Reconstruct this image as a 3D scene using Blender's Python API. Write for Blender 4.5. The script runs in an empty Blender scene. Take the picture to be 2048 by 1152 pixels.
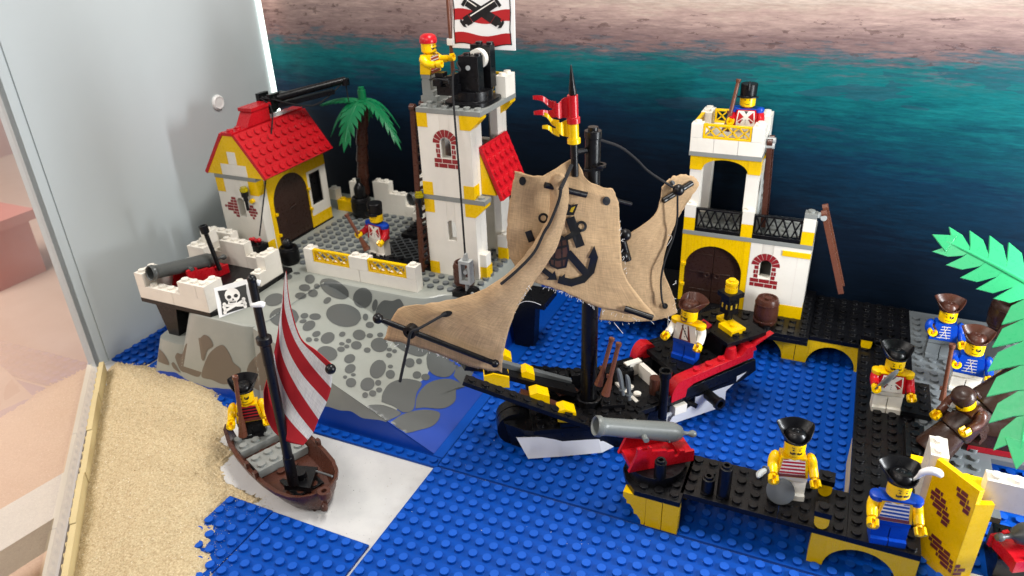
import bpy, bmesh, math, random
from mathutils import Vector, Matrix
from mathutils.bvhtree import BVHTree
random.seed(7)
U = 0.008                      # one stud pitch = 8 mm; everything below is written in studs
rad = math.radians
sc = bpy.context.scene
col = sc.collection

# ------------------------------------------------------------------ camera
CC = Vector((23.9295661, -36.1638122, 37.1961793))
RR = (Vector((0.91225325, 0.4081887, -0.03429275)),      # right
      Vector((0.16167189, -0.43570593, -0.88545047)),    # down
      Vector((-0.37637243, 0.8022109, -0.46346679)))     # forward
FPX = 1475.43
cd = bpy.data.cameras.new('camera'); cam = bpy.data.objects.new('camera', cd); col.objects.link(cam)
cd.sensor_width = 36; cd.lens = FPX / 2048 * 36; cd.clip_start = 0.01; cd.clip_end = 50
cam.matrix_world = Matrix(((RR[0].x, -RR[1].x, -RR[2].x, CC.x * U), (RR[0].y, -RR[1].y, -RR[2].y, CC.y * U),
                           (RR[0].z, -RR[1].z, -RR[2].z, CC.z * U), (0, 0, 0, 1)))
cd.dof.use_dof = True; cd.dof.focus_distance = 52 * U; cd.dof.aperture_fstop = 15
sc.camera = cam
def ray(u, v): return RR[0] * ((u - 1024) / FPX) + RR[1] * ((v - 576) / FPX) + RR[2]
def PX(u, v, x=None, y=None, z=None, d=None):
    w = ray(u, v)
    t = (x - CC.x) / w.x if x is not None else (y - CC.y) / w.y if y is not None else (z - CC.z) / w.z if z is not None else d
    return CC + w * t

# ------------------------------------------------------------------ world and lamps
wd = bpy.data.worlds.new('World'); sc.world = wd; wd.use_nodes = True
wd.node_tree.nodes['Background'].inputs[0].default_value = (0.86, 0.90, 1.0, 1)
wd.node_tree.nodes['Background'].inputs[1].default_value = 0.15
def area(name, loc, aim, sx, sy, watt, colr):
    l = bpy.data.lights.new(name, 'AREA'); l.shape = 'RECTANGLE'; l.size = sx * U; l.size_y = sy * U; l.energy = watt; l.color = colr
    o = bpy.data.objects.new(name, l); col.objects.link(o); o.location = Vector(loc) * U
    o.rotation_euler = (Vector(aim) - Vector(loc)).to_track_quat('-Z', 'Y').to_euler(); return o
area('case_ceiling_lamp', (12, 13, 74), (4, 8, 0), 30, 6, 2.8, (1.0, 0.97, 0.92))
area('right_corner_strip_lamp', (62, 6, 20), (-20, 14, 12), 8, 26, 2.7, (0.95, 0.98, 1.0))
area('front_room_fill', (0, -62, 66), (2, 8, 4), 50, 30, 2.0, (1.0, 0.95, 0.88))  # added soft fill, stands for room light on the front faces
area('outside_fill', (-95, -45, 90), (-140, -10, 0), 70, 70, 15, (1.0, 0.93, 0.88))  # unseen fill added to brighten the surfaces beyond the glass
sc.view_settings.view_transform = 'Standard'; sc.view_settings.look = 'None'; sc.view_settings.gamma = 1; sc.view_settings.exposure = 0
sc.render.engine = 'CYCLES'; sc.cycles.max_bounces = 8; sc.cycles.transparent_max_bounces = 12
sc.cycles.caustics_reflective = False; sc.cycles.caustics_refractive = False

# ------------------------------------------------------------------ materials
def lin(h):
    c = [int(h[i:i + 2], 16) / 255 for i in (0, 2, 4)]
    return tuple(x / 12.92 if x <= .04045 else ((x + .055) / 1.055) ** 2.4 for x in c) + (1,)
MT = {}
def nodes(name):
    m = bpy.data.materials.new(name); m.use_nodes = True; nt = m.node_tree
    return m, nt, nt.nodes['Principled BSDF'], nt.links.new
def N(nt, t, **kw):
    n = nt.nodes.new(t)
    for k, v in kw.items(): setattr(n, k, v)
    return n
def plastic(name, hexc, rough=.3, var=.12, bev=.045, wear=.5, spec=.36, coat=0):
    m, nt, b, L = nodes(name); c = lin(hexc)
    tc = N(nt, 'ShaderNodeTexCoord'); ns = N(nt, 'ShaderNodeTexNoise'); ns.inputs['Scale'].default_value = 60; ns.inputs['Detail'].default_value = 4
    L(tc.outputs['Object'], ns.inputs['Vector'])
    mx = N(nt, 'ShaderNodeMix', data_type='RGBA'); L(ns.outputs['Fac'], mx.inputs['Factor'])
    mx.inputs['A'].default_value = tuple(x * (1 - var) for x in c[:3]) + (1,); mx.inputs['B'].default_value = tuple(min(1, x * (1 + var)) for x in c[:3]) + (1,)
    L(mx.outputs['Result'], b.inputs['Base Color'])
    n2 = N(nt, 'ShaderNodeTexNoise'); n2.inputs['Scale'].default_value = 420; n2.inputs['Detail'].default_value = 6; n2.inputs['Roughness'].default_value = .7
    L(tc.outputs['Object'], n2.inputs['Vector'])
    mr = N(nt, 'ShaderNodeMapRange'); mr.inputs['To Min'].default_value = rough * (1 - wear * .5); mr.inputs['To Max'].default_value = rough * (1 + wear)
    mr.inputs['From Min'].default_value = .3; mr.inputs['From Max'].default_value = .7
    L(n2.outputs['Fac'], mr.inputs['Value']); L(mr.outputs['Result'], b.inputs['Roughness'])
    b.inputs['Specular IOR Level'].default_value = spec
    if bev:
        bv = N(nt, 'ShaderNodeBevel', samples=3); bv.inputs['Radius'].default_value = bev * U; L(bv.outputs['Normal'], b.inputs['Normal'])
    MT[name] = m; return m
def flat(name, hexc, rough=.5):
    m, nt, b, L = nodes(name); b.inputs['Base Color'].default_value = lin(hexc); b.inputs['Roughness'].default_value = rough; MT[name] = m; return m
plastic('white', 'e6e1d6'); plastic('yellow', 'ecbf00', .26); plastic('red', 'b8141f', .26); plastic('dred', '8e1420', .3)
plastic('blue', '0540ae', .3, .1); plastic('sea', '00429c', .42, .10, spec=.16); plastic('sea_sheen', '1150b2', .5, .22, spec=.2); plastic('gun', '6c706e', .3); plastic('gun2', '505352', .3); plastic('black', '0b0b0e', .3, .2, spec=.32); plastic('grey', '858885', .34); plastic('dgrey', '62676a', .34)  # the lighter sea blue paints in the sheen on stud tops
plastic('brown', '4a2a20', .27); plastic('dbrown', '33211b', .27); plastic('rbrown', '6a4030', .27); plastic('green', '0a6f42', .3); plastic('lgreen', '3cb878', .28, .06); plastic('tan', 'cdbb8c', .5)
plastic('skin', 'f2c400', .24, .05); plastic('silver', 'a9adac', .28); plastic('cap', 'eeeeec', .35, .02)
for n, h in dict(p_black='0c0c0e', p_white='ebe7df', p_red='b01c22', p_brick='8a1e24', p_maroon='64202c', p_blue='1c4aa0', p_dk='3a3d40', p_gold='b99a1e', p_rust='7a3a2e', p_wood='4a2e22', p_mortar='d9cfc6').items(): flat(n, h, .4)
flat('p_stone', '505352', .4); flat('p_stone2', '6b6156', .45)

def solid_noise(name, h1, h2, scale, rough=.8, bump=0, bscale=None, detail=8):
    m, nt, b, L = nodes(name); tc = N(nt, 'ShaderNodeTexCoord')
    ns = N(nt, 'ShaderNodeTexNoise'); ns.inputs['Scale'].default_value = scale; ns.inputs['Detail'].default_value = detail; ns.inputs['Roughness'].default_value = .65
    L(tc.outputs['Object'], ns.inputs['Vector'])
    r = N(nt, 'ShaderNodeMapRange'); r.inputs['From Min'].default_value = .3; r.inputs['From Max'].default_value = .7; L(ns.outputs['Fac'], r.inputs['Value'])
    mx = N(nt, 'ShaderNodeMix', data_type='RGBA'); mx.inputs['A'].default_value = lin(h1); mx.inputs['B'].default_value = lin(h2)
    L(r.outputs['Result'], mx.inputs['Factor']); L(mx.outputs['Result'], b.inputs['Base Color']); b.inputs['Roughness'].default_value = rough
    if bump:
        n2 = N(nt, 'ShaderNodeTexNoise'); n2.inputs['Scale'].default_value = bscale or scale; n2.inputs['Detail'].default_value = 6; L(tc.outputs['Object'], n2.inputs['Vector'])
        bp = N(nt, 'ShaderNodeBump'); bp.inputs['Strength'].default_value = bump; bp.inputs['Distance'].default_value = .001; L(n2.outputs['Fac'], bp.inputs['Height']); L(bp.outputs['Normal'], b.inputs['Normal'])
    MT[name] = m; return m, nt, b, L
solid_noise('sandm', 'a18a66', 'd9c8a2', 900, .95, .9, 700)
solid_noise('wallm', 'bac2c4', 'bfc7c9', 8, .42)
solid_noise('tablem', 'bababa', 'c6c6c4', 60, .5, .05, 200)
solid_noise('framem', 'd9d6d0', 'e2dfda', 20, .5)
solid_noise('outfloor', 'd2b5a2', 'dcc2b0', 12, .7)
solid_noise('outwall', 'd8b0a2', 'c79a90', 5, .9, detail=2)
solid_noise('outglare', 'd68f82', 'cc7f72', 6, .8)  # pink of the glare in the glass, put into a colour
solid_noise('paper', 'd0d1d6', 'dadbdf', 40, .6, .15, 60)
solid_noise('rope', '0e0e10', '1c1c1f', 900, .9)

# raised plate: grey rock mould, blue print low down
m, nt, b, L = solid_noise('rockm', '8e928b', '979a93', 40, .38)
tc = N(nt, 'ShaderNodeTexCoord'); sx = N(nt, 'ShaderNodeSeparateXYZ'); L(tc.outputs['Object'], sx.inputs[0])
nz = N(nt, 'ShaderNodeTexNoise'); nz.inputs['Scale'].default_value = 28; nz.inputs['Detail'].default_value = 1.5; L(tc.outputs['Object'], nz.inputs['Vector'])
ad = N(nt, 'ShaderNodeMath', operation='MULTIPLY_ADD'); L(nz.outputs['Fac'], ad.inputs[0]); ad.inputs[1].default_value = -3.0 * U; L(sx.outputs['Z'], ad.inputs[2])
mr_ = N(nt, 'ShaderNodeMapRange'); L(sx.outputs['X'], mr_.inputs['Value']); mr_.inputs['From Min'].default_value = -15 * U; mr_.inputs['From Max'].default_value = -5 * U; mr_.inputs['To Min'].default_value = -1.0 * U; mr_.inputs['To Max'].default_value = .5 * U
lt = N(nt, 'ShaderNodeMath', operation='LESS_THAN'); L(ad.outputs[0], lt.inputs[0]); L(mr_.outputs['Result'], lt.inputs[1])
old = b.inputs['Base Color'].links[0].from_socket
mx = N(nt, 'ShaderNodeMix', data_type='RGBA'); L(lt.outputs[0], mx.inputs['Factor']); L(old, mx.inputs['A']); mx.inputs['B'].default_value = lin('033a9a'); L(mx.outputs['Result'], b.inputs['Base Color'])

# woven cloth
def cloth(name, h1, h2, stripes=None):
    m, nt, b, L = nodes(name); tc = N(nt, 'ShaderNodeTexCoord')
    ns = N(nt, 'ShaderNodeTexNoise'); ns.inputs['Scale'].default_value = 70; ns.inputs['Detail'].default_value = 5; L(tc.outputs['Object'], ns.inputs['Vector'])
    mx = N(nt, 'ShaderNodeMix', data_type='RGBA'); mx.inputs['A'].default_value = lin(h1); mx.inputs['B'].default_value = lin(h2); L(ns.outputs['Fac'], mx.inputs['Factor'])
    w1 = N(nt, 'ShaderNodeTexWave', bands_direction='X'); w2 = N(nt, 'ShaderNodeTexWave', bands_direction='Y')
    for w in (w1, w2):
        w.inputs['Scale'].default_value = 55; w.inputs['Distortion'].default_value = 1.2; w.inputs['Detail'].default_value = 2; w.inputs['Detail Scale'].default_value = 3; L(tc.outputs['UV'], w.inputs['Vector'])
    a = N(nt, 'ShaderNodeMath', operation='ADD'); L(w1.outputs['Fac'], a.inputs[0]); L(w2.outputs['Fac'], a.inputs[1])
    mr = N(nt, 'ShaderNodeMapRange'); mr.inputs['From Max'].default_value = 2; mr.inputs['To Min'].default_value = .86; mr.inputs['To Max'].default_value = 1.06; L(a.outputs[0], mr.inputs['Value'])
    ml = N(nt, 'ShaderNodeVectorMath', operation='SCALE'); L(mx.outputs['Result'], ml.inputs[0]); L(mr.outputs['Result'], ml.inputs['Scale'])
    out = ml.outputs['Vector']
    for sc_ in ((130, 9, 1), (9, 130, 1)):      # slubs of the weave
        mp_ = N(nt, 'ShaderNodeMapping'); mp_.inputs['Scale'].default_value = sc_; L(tc.outputs['UV'], mp_.inputs['Vector'])
        nn_ = N(nt, 'ShaderNodeTexNoise'); nn_.inputs['Scale'].default_value = 1; nn_.inputs['Detail'].default_value = 3; L(mp_.outputs['Vector'], nn_.inputs['Vector'])
        r_ = N(nt, 'ShaderNodeMapRange'); r_.inputs['From Min'].default_value = .3; r_.inputs['From Max'].default_value = .7; r_.inputs['To Min'].default_value = .86; r_.inputs['To Max'].default_value = 1.12; L(nn_.outputs['Fac'], r_.inputs['Value'])
        v_ = N(nt, 'ShaderNodeVectorMath', operation='SCALE'); L(out, v_.inputs[0]); L(r_.outputs['Result'], v_.inputs['Scale']); out = v_.outputs['Vector']
    if stripes:
        s = N(nt, 'ShaderNodeSeparateXYZ'); L(tc.outputs['UV'], s.inputs[0])
        p = N(nt, 'ShaderNodeMath', operation='MULTIPLY'); L(s.outputs['Y'], p.inputs[0]); p.inputs[1].default_value = stripes / 2
        fr = N(nt, 'ShaderNodeMath', operation='FRACT'); L(p.outputs[0], fr.inputs[0])
        le = N(nt, 'ShaderNodeMath', operation='LESS_THAN'); L(fr.outputs[0], le.inputs[0]); le.inputs[1].default_value = .5
        m2 = N(nt, 'ShaderNodeMix', data_type='RGBA'); L(le.outputs[0], m2.inputs['Factor']); L(out, m2.inputs['A']); m2.inputs['B'].default_value = lin('bd2f35'); out = m2.outputs['Result']
    L(out, b.inputs['Base Color']); b.inputs['Roughness'].default_value = .9; b.inputs['Specular IOR Level'].default_value = .15
    bp = N(nt, 'ShaderNodeBump'); bp.inputs['Strength'].default_value = .35; bp.inputs['Distance'].default_value = .0003; L(a.outputs[0], bp.inputs['Height']); L(bp.outputs['Normal'], b.inputs['Normal'])
    cr_ = N(nt, 'ShaderNodeTexNoise'); cr_.inputs['Scale'].default_value = 150; cr_.inputs['Detail'].default_value = 3; L(tc.outputs['Object'], cr_.inputs['Vector'])
    b2_ = N(nt, 'ShaderNodeBump'); b2_.inputs['Strength'].default_value = .5; b2_.inputs['Distance'].default_value = .0012; L(cr_.outputs['Fac'], b2_.inputs['Height']); L(bp.outputs['Normal'], b2_.inputs['Normal']); L(b2_.outputs['Normal'], b.inputs['Normal'])
    ts_ = N(nt, 'ShaderNodeBsdfTranslucent'); L(out, ts_.inputs['Color']); mxs = N(nt, 'ShaderNodeMixShader'); mxs.inputs[0].default_value = .22
    om = [n_ for n_ in nt.nodes if n_.type == 'OUTPUT_MATERIAL'][0]; L(b.outputs[0], mxs.inputs[1]); L(ts_.outputs[0], mxs.inputs[2]); L(mxs.outputs[0], om.inputs['Surface'])
    MT[name] = m
cloth('canvas', 'c3a37d', 'd2b28b'); cloth('stripes', 'eae6e0', 'f0ece6', 7)

# printed seascape
m, nt, b, L = nodes('seaprint'); MT['seaprint'] = m
tc = N(nt, 'ShaderNodeTexCoord'); mp = N(nt, 'ShaderNodeMapping'); mp.inputs['Scale'].default_value = (1 / U,) * 3; L(tc.outputs['Object'], mp.inputs['Vector'])
sx = N(nt, 'ShaderNodeSeparateXYZ'); L(mp.outputs['Vector'], sx.inputs[0])
def math_(op, a, b_=None, c=None):
    n = N(nt, 'ShaderNodeMath', operation=op)
    for i, q in enumerate((a, b_, c)):
        if q is None: continue
        if isinstance(q, (int, float)): n.inputs[i].default_value = q
        else: L(q, n.inputs[i])
    return n.outputs[0]
def noise(scale3, detail=6, rough=.6, dist=0):
    mp2 = N(nt, 'ShaderNodeMapping'); mp2.inputs['Scale'].default_value = scale3; L(mp.outputs['Vector'], mp2.inputs['Vector'])
    n = N(nt, 'ShaderNodeTexNoise'); n.inputs['Scale'].default_value = 1; n.inputs['Detail'].default_value = detail; n.inputs['Roughness'].default_value = rough; n.inputs['Distortion'].default_value = dist
    L(mp2.outputs['Vector'], n.inputs['Vector']); return n.outputs['Fac']
n1 = noise((.10, 1, .9)); n2 = noise((.35, 1, 2.6), 8, .7); n3 = noise((.09, 1, .55), 3)
X, Z = sx.outputs['X'], sx.outputs['Z']
shore = math_('ADD', 24.6, math_('MULTIPLY', math_('SUBTRACT', n1, .5), 2.2))
shore = math_('ADD', shore, math_('MULTIPLY', X, .012))
wid = math_('ADD', 7.4, math_('MULTIPLY', math_('MAXIMUM', X, 0), .24))
dz = math_('SUBTRACT', Z, shore)
xs_ = N(nt, 'ShaderNodeMapRange'); xs_.interpolation_type = 'SMOOTHSTEP'; L(X, xs_.inputs['Value']); xs_.inputs['From Min'].default_value = -14; xs_.inputs['From Max'].default_value = 14; xs_.inputs['To Min'].default_value = .095; xs_.inputs['To Max'].default_value = .155
up_ = math_('MULTIPLY', math_('MAXIMUM', dz, 0), xs_.outputs['Result'])
t = math_('ADD', math_('DIVIDE', math_('MINIMUM', dz, 0), wid), up_)
t = math_('ADD', t, math_('MULTIPLY', math_('SUBTRACT', n2, .5), .7))
mr = math_('MULTIPLY_ADD', t, 1 / 4.0, .75)
cr = N(nt, 'ShaderNodeValToRGB'); L(mr, cr.inputs['Fac']); e = cr.color_ramp.elements
stops = [(.0, '03070d'), (.30, '060c15'), (.47, '0a1624'), (.58, '0b2b40'), (.645, '09434f'), (.70, '0e6064'), (.73, '205f63'), (.752, '4c5860'), (.775, '75605f'), (.82, '8a7470'), (.87, 'a89088'), (.905, 'b09d91'), (.94, 'bbaba0'), (1, 'c2b4a8')]
e[0].position, e[0].color = stops[0][0], lin(stops[0][1]); e[1].position, e[1].color = stops[-1][0], lin(stops[-1][1])
for p, h in stops[1:-1]:
    q = e.new(p); q.color = lin(h)
dk = math_('MULTIPLY', math_('GREATER_THAN', n3, .60), math_('MULTIPLY', math_('LESS_THAN', t, -.03), math_('GREATER_THAN', t, -.75)))
dk = math_('MULTIPLY', dk, math_('MULTIPLY', n2, .8))
mx = N(nt, 'ShaderNodeMix', data_type='RGBA'); L(dk, mx.inputs['Factor']); L(cr.outputs['Color'], mx.inputs['A']); mx.inputs['B'].default_value = lin('2a3a50')
n5 = noise((.9, 1, 2.4), 5, .6)
sk = math_('MULTIPLY', math_('GREATER_THAN', n5, .61), math_('MULTIPLY', math_('GREATER_THAN', t, .0), math_('LESS_THAN', t, .42)))
m5 = N(nt, 'ShaderNodeMix', data_type='RGBA'); L(math_('MULTIPLY', sk, .55), m5.inputs['Factor']); L(mx.outputs['Result'], m5.inputs['A']); m5.inputs['B'].default_value = lin('4c3a38'); mx = m5
n4 = math_('ADD', math_('MULTIPLY', noise((.3, 1, 3.2), 10, .75), .55), math_('MULTIPLY', noise((1.3, 1, 8.5), 6, .6), .45))
vr = N(nt, 'ShaderNodeVectorMath', operation='SCALE'); L(mx.outputs['Result'], vr.inputs[0]); L(math_('MULTIPLY_ADD', n4, 1.5, .25), vr.inputs['Scale'])
L(vr.outputs['Vector'], b.inputs['Base Color']); b.inputs['Roughness'].default_value = .38; b.inputs['Specular IOR Level'].default_value = .12

# clear pane: mirror share follows the glass's own Fresnel law
m = bpy.data.materials.new('glass'); m.use_nodes = True; nt = m.node_tree; nt.nodes.clear(); MT['glass'] = m
o = N(nt, 'ShaderNodeOutputMaterial'); tr = N(nt, 'ShaderNodeBsdfTransparent'); gl = N(nt, 'ShaderNodeBsdfGlossy'); gl.inputs['Roughness'].default_value = .01
fr = N(nt, 'ShaderNodeFresnel'); fr.inputs['IOR'].default_value = 1.9; ms = N(nt, 'ShaderNodeMixShader')
tr.inputs['Color'].default_value = (.95, .95, .94, 1)
nt.links.new(fr.outputs[0], ms.inputs[0]); nt.links.new(tr.outputs[0], ms.inputs[1]); nt.links.new(gl.outputs[0], ms.inputs[2]); nt.links.new(ms.outputs[0], o.inputs[0])
m = bpy.data.materials.new('led'); m.use_nodes = True; nt = m.node_tree; nt.nodes.clear(); MT['led'] = m
o = N(nt, 'ShaderNodeOutputMaterial'); em = N(nt, 'ShaderNodeEmission'); em.inputs[0].default_value = (.86, 1, .93, 1); em.inputs[1].default_value = 3.0; nt.links.new(em.outputs[0], o.inputs[0])
# clear yellow flame piece
m, nt, b, L = nodes('flame'); MT['flame'] = m; b.inputs['Base Color'].default_value = lin('e6d200'); b.inputs['Transmission Weight'].default_value = .6; b.inputs['Roughness'].default_value = .15

# ------------------------------------------------------------------ mesh builder (studs -> metres at build time)
class MB:
    def __init__(s): s.v = []; s.f = []; s.m = []; s.s = []; s.M = None; s.uv = None
    def add(s, vs, fs, mi=0, sm=False):
        o = len(s.v)
        for p in vs:
            p = Vector(p)
            s.v.append(s.M @ p if s.M else p)
        for q in fs: s.f.append([o + i for i in q]); s.m.append(mi); s.s.append(sm)
        return s
    def box(s, x0, y0, z0, x1, y1, z1, mi=0):
        return s.add([(x, y, z) for z in (z0, z1) for y in (y0, y1) for x in (x0, x1)],
                     [(0, 2, 3, 1), (4, 5, 7, 6), (0, 1, 5, 4), (2, 6, 7, 3), (0, 4, 6, 2), (1, 3, 7, 5)], mi)
    def cyl(s, c, r, h, n=16, r2=None, mi=0, bot=True, top=True, ax='z'):
        r2 = r if r2 is None else r2; vs = []
        for i in range(n):
            a = 2 * math.pi * i / n; vs.append((r * math.cos(a), r * math.sin(a), 0)); vs.append((r2 * math.cos(a), r2 * math.sin(a), h))
        if ax == 'x': vs = [(z, x, y) for x, y, z in vs]
        if ax == 'y': vs = [(y, z, x) for x, y, z in vs]
        vs = [(x + c[0], y + c[1], z + c[2]) for x, y, z in vs]
        s.add(vs, [(2 * i, 2 * ((i + 1) % n), 2 * ((i + 1) % n) + 1, 2 * i + 1) for i in range(n)], mi, True)
        o = len(s.v) - 2 * n
        if top: s.f.append([o + 2 * i + 1 for i in range(n)]); s.m.append(mi); s.s.append(False)
        if bot: s.f.append([o + 2 * i for i in range(n)][::-1]); s.m.append(mi); s.s.append(False)
        return s
    def stud(s, x, y, z, mi=0, n=12): return s.cyl((x, y, z - .01), .3, .21, n, mi=mi, bot=False)
    def studs(s, x0, y0, nx, ny, z, mi=0, skip=None):
        for i in range(nx):
            for j in range(ny):
                if skip and skip(x0 + i + .5, y0 + j + .5): continue
                s.stud(x0 + i + .5, y0 + j + .5, z, mi)
        return s
    def brick(s, x, y, z, nx, ny, h=1.2, mi=0, st=True):
        g = .012
        s.box(x + g, y + g, z, x + nx - g, y + ny - g, z + h, mi)
        if st: s.studs(x, y, nx, ny, z + h, mi)
        return s
    def prism(s, poly, a, b, ax='y', mi=0, sm=False):
        n = len(poly)
        f = {'y': lambda p, q: (p[0], q, p[1]), 'x': lambda p, q: (q, p[0], p[1]), 'z': lambda p, q: (p[0], p[1], q)}[ax]
        vs = [f(p, a) for p in poly] + [f(p, b) for p in poly]
        s.add(vs, [tuple(range(n)), tuple(range(2 * n - 1, n - 1, -1))], mi)
        o = len(s.v) - 2 * n
        for i in range(n): s.f.append([o + i, o + n + i, o + n + (i + 1) % n, o + (i + 1) % n]); s.m.append(mi); s.s.append(sm)
        return s
    def wall(s, x0, x1, z0, z1, y0, y1, hx0, hx1, hz0, hz1, arch=True, ax='y', mi=0, n=14, rise=None):
        """wall slab with one opening; arch=True gives it a round head"""
        if hx0 > x0: s.prism([(x0, z0), (hx0, z0), (hx0, z1), (x0, z1)], y0, y1, ax, mi)
        if hx1 < x1: s.prism([(hx1, z0), (x1, z0), (x1, z1), (hx1, z1)], y0, y1, ax, mi)
        if hz0 > z0: s.prism([(hx0, z0), (hx1, z0), (hx1, hz0), (hx0, hz0)], y0, y1, ax, mi)
        r = (hx1 - hx0) / 2; cx = (hx0 + hx1) / 2
        if arch:
            rz = rise or r
            arc = [(cx + r * math.cos(math.pi * i / n), hz1 - rz + rz * math.sin(math.pi * i / n)) for i in range(n + 1)]
            for i in range(n):
                (ax_, az), (bx, bz) = arc[i], arc[i + 1]
                s.prism([(ax_, az), (ax_, z1), (bx, z1), (bx, bz)], y0, y1, ax, mi)
        elif hz1 < z1: s.prism([(hx0, hz1), (hx1, hz1), (hx1, z1), (hx0, z1)], y0, y1, ax, mi)
        return s
    def lathe(s, prof, n=20, c=(0, 0, 0), ax='z', mi=0):
        vs = []
        for r, h in prof:
            for i in range(n):
                a = 2 * math.pi * i / n; p = (r * math.cos(a), r * math.sin(a), h)
                if ax == 'x': p = (p[2], p[0], p[1])
                if ax == 'y': p = (p[1], p[2], p[0])
                vs.append((p[0] + c[0], p[1] + c[1], p[2] + c[2]))
        fs = [(k * n + i, k * n + (i + 1) % n, (k + 1) * n + (i + 1) % n, (k + 1) * n + i) for k in range(len(prof) - 1) for i in range(n)]
        return s.add(vs, fs, mi, True)
    def tube(s, pts, r, n=8, mi=0, cap=True):
        pts = [Vector(p) for p in pts]; k = len(pts); rs = r if isinstance(r, (list, tuple)) else [r] * k
        vs = []; up = None
        for i, p in enumerate(pts):
            t = (pts[min(i + 1, k - 1)] - pts[max(i - 1, 0)]).normalized()
            if up is None: up = t.orthogonal().normalized()
            up = (up - t * up.dot(t)).normalized(); w = t.cross(up)
            for j in range(n):
                a = 2 * math.pi * j / n; vs.append(p + (up * math.cos(a) + w * math.sin(a)) * rs[i])
        fs = [(i * n + j, i * n + (j + 1) % n, (i + 1) * n + (j + 1) % n, (i + 1) * n + j) for i in range(k - 1) for j in range(n)]
        s.add(vs, fs, mi, True); o = len(s.v) - k * n
        if cap:
            s.f.append([o + j for j in range(n)][::-1]); s.f.append([o + (k - 1) * n + j for j in range(n)]); s.m += [mi, mi]; s.s += [False, False]
        return s
    def bar(s, a, b, w, h, mi=0):
        a, b = Vector(a), Vector(b); t = (b - a).normalized(); sd = t.cross(Vector((0, 0, 1)))
        sd = (sd if sd.length > 1e-4 else Vector((1, 0, 0))).normalized(); up = sd.cross(t)
        vs = [p + sd * (i * w / 2) + up * (j * h / 2) for p in (a, b) for j in (-1, 1) for i in (-1, 1)]
        return s.add(vs, [(0, 2, 3, 1), (4, 5, 7, 6), (0, 1, 5, 4), (2, 6, 7, 3), (0, 4, 6, 2), (1, 3, 7, 5)], mi)
    def sphere(s, c, r, n=14, k=8, mi=0, sz=1):
        return s.lathe([(r * math.sin(math.pi * i / k) + 1e-4, -r * sz * math.cos(math.pi * i / k)) for i in range(k + 1)], n, c, 'z', mi)
    def mesh(s, name, mats):
        me = bpy.data.meshes.new(name); me.from_pydata([tuple(p * U) for p in s.v], [], s.f)
        for m_ in mats: me.materials.append(MT[m_])
        me.polygons.foreach_set('material_index', s.m); me.polygons.foreach_set('use_smooth', s.s)
        if s.uv:
            l = me.uv_layers.new(name='UVMap'); l.data.foreach_set('uv', [c for lp in me.loops for c in s.uv[lp.vertex_index]])
        me.update(); return me
    def build(s, name, mats, parent=None, label=None, cat=None, group=None, kind=None, loc=None, rot=None):
        if isinstance(mats, str): mats = [mats]
        bm = bmesh.new(); me = s.mesh(name, mats); bm.from_mesh(me)
        bmesh.ops.recalc_face_normals(bm, faces=bm.faces); bm.to_mesh(me); bm.free(); me.set_sharp_from_angle(angle=rad(38))
        return link(name, me, parent, label, cat, group, kind, loc, rot)
def link(name, me, parent=None, label=None, cat=None, group=None, kind=None, loc=None, rot=None):
    o = bpy.data.objects.new(name, me); col.objects.link(o)
    if parent is not None: o.parent = parent
    if loc is not None: o.location = Vector(loc) * U
    if rot is not None: o.rotation_euler = rot
    tag(o, label, cat, group, kind); return o
def tag(o, label=None, cat=None, group=None, kind=None):
    for k, v in (('label', label), ('category', cat), ('group', group), ('kind', kind)):
        if v: o[k] = v
    return o
def thing(name, label, cat, loc=(0, 0, 0), rz=0, group=None, rot=None):
    return link(name, None, None, label, cat, group, None, loc, rot or (0, 0, rz))
def part(name, mat, parent, fn, **kw):
    b = MB(); fn(b); return b.build(name, mat, parent, **kw)
def decal(polys, mat, parent, name, fn, off=None):
    """flat print: fn maps a 2-D point to 3-D"""
    b = MB()
    for p in polys: b.add([fn(*q) for q in p], [tuple(range(len(p)))])
    return b.build(name, mat, parent)
def ell(cx, cy, rx, ry=None, a=0, n=14):
    ry = ry or rx; ca, sa = math.cos(rad(a)), math.sin(rad(a)); o = []
    for i in range(n):
        t = 2 * math.pi * i / n; x, y = rx * math.cos(t), ry * math.sin(t); o.append((cx + x * ca - y * sa, cy + x * sa + y * ca))
    return o
def line2(pts, w):
    """quads along a 2-D polyline"""
    o = []
    for (a, b), (c, d) in zip(pts, pts[1:]):
        l = math.hypot(c - a, d - b) or 1; nx, ny = -(d - b) / l * w / 2, (c - a) / l * w / 2; ex = w * .22 / l if len(pts) > 2 else 0; a, b, c, d = a - (c - a) * ex, b - (d - b) * ex, c + (c - a) * ex, d + (d - b) * ex
        o.append([(a + nx, b + ny), (c + nx, d + ny), (c - nx, d - ny), (a - nx, b - ny)])
    return o
def rect(x0, z0, x1, z1): return [(x0, z0), (x1, z0), (x1, z1), (x0, z1)]
def catmull(pts, k=6):
    pts = [Vector(p) for p in pts]; o = []
    for i in range(len(pts) - 1):
        p0, p1, p2, p3 = pts[max(i - 1, 0)], pts[i], pts[i + 1], pts[min(i + 2, len(pts) - 1)]
        for j in range(k):
            t = j / k; o.append(.5 * ((2 * p1) + (p2 - p0) * t + (2 * p0 - 5 * p1 + 4 * p2 - p3) * t * t + (3 * p1 - p0 - 3 * p2 + p3) * t ** 3))
    return o + [pts[-1]]

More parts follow.
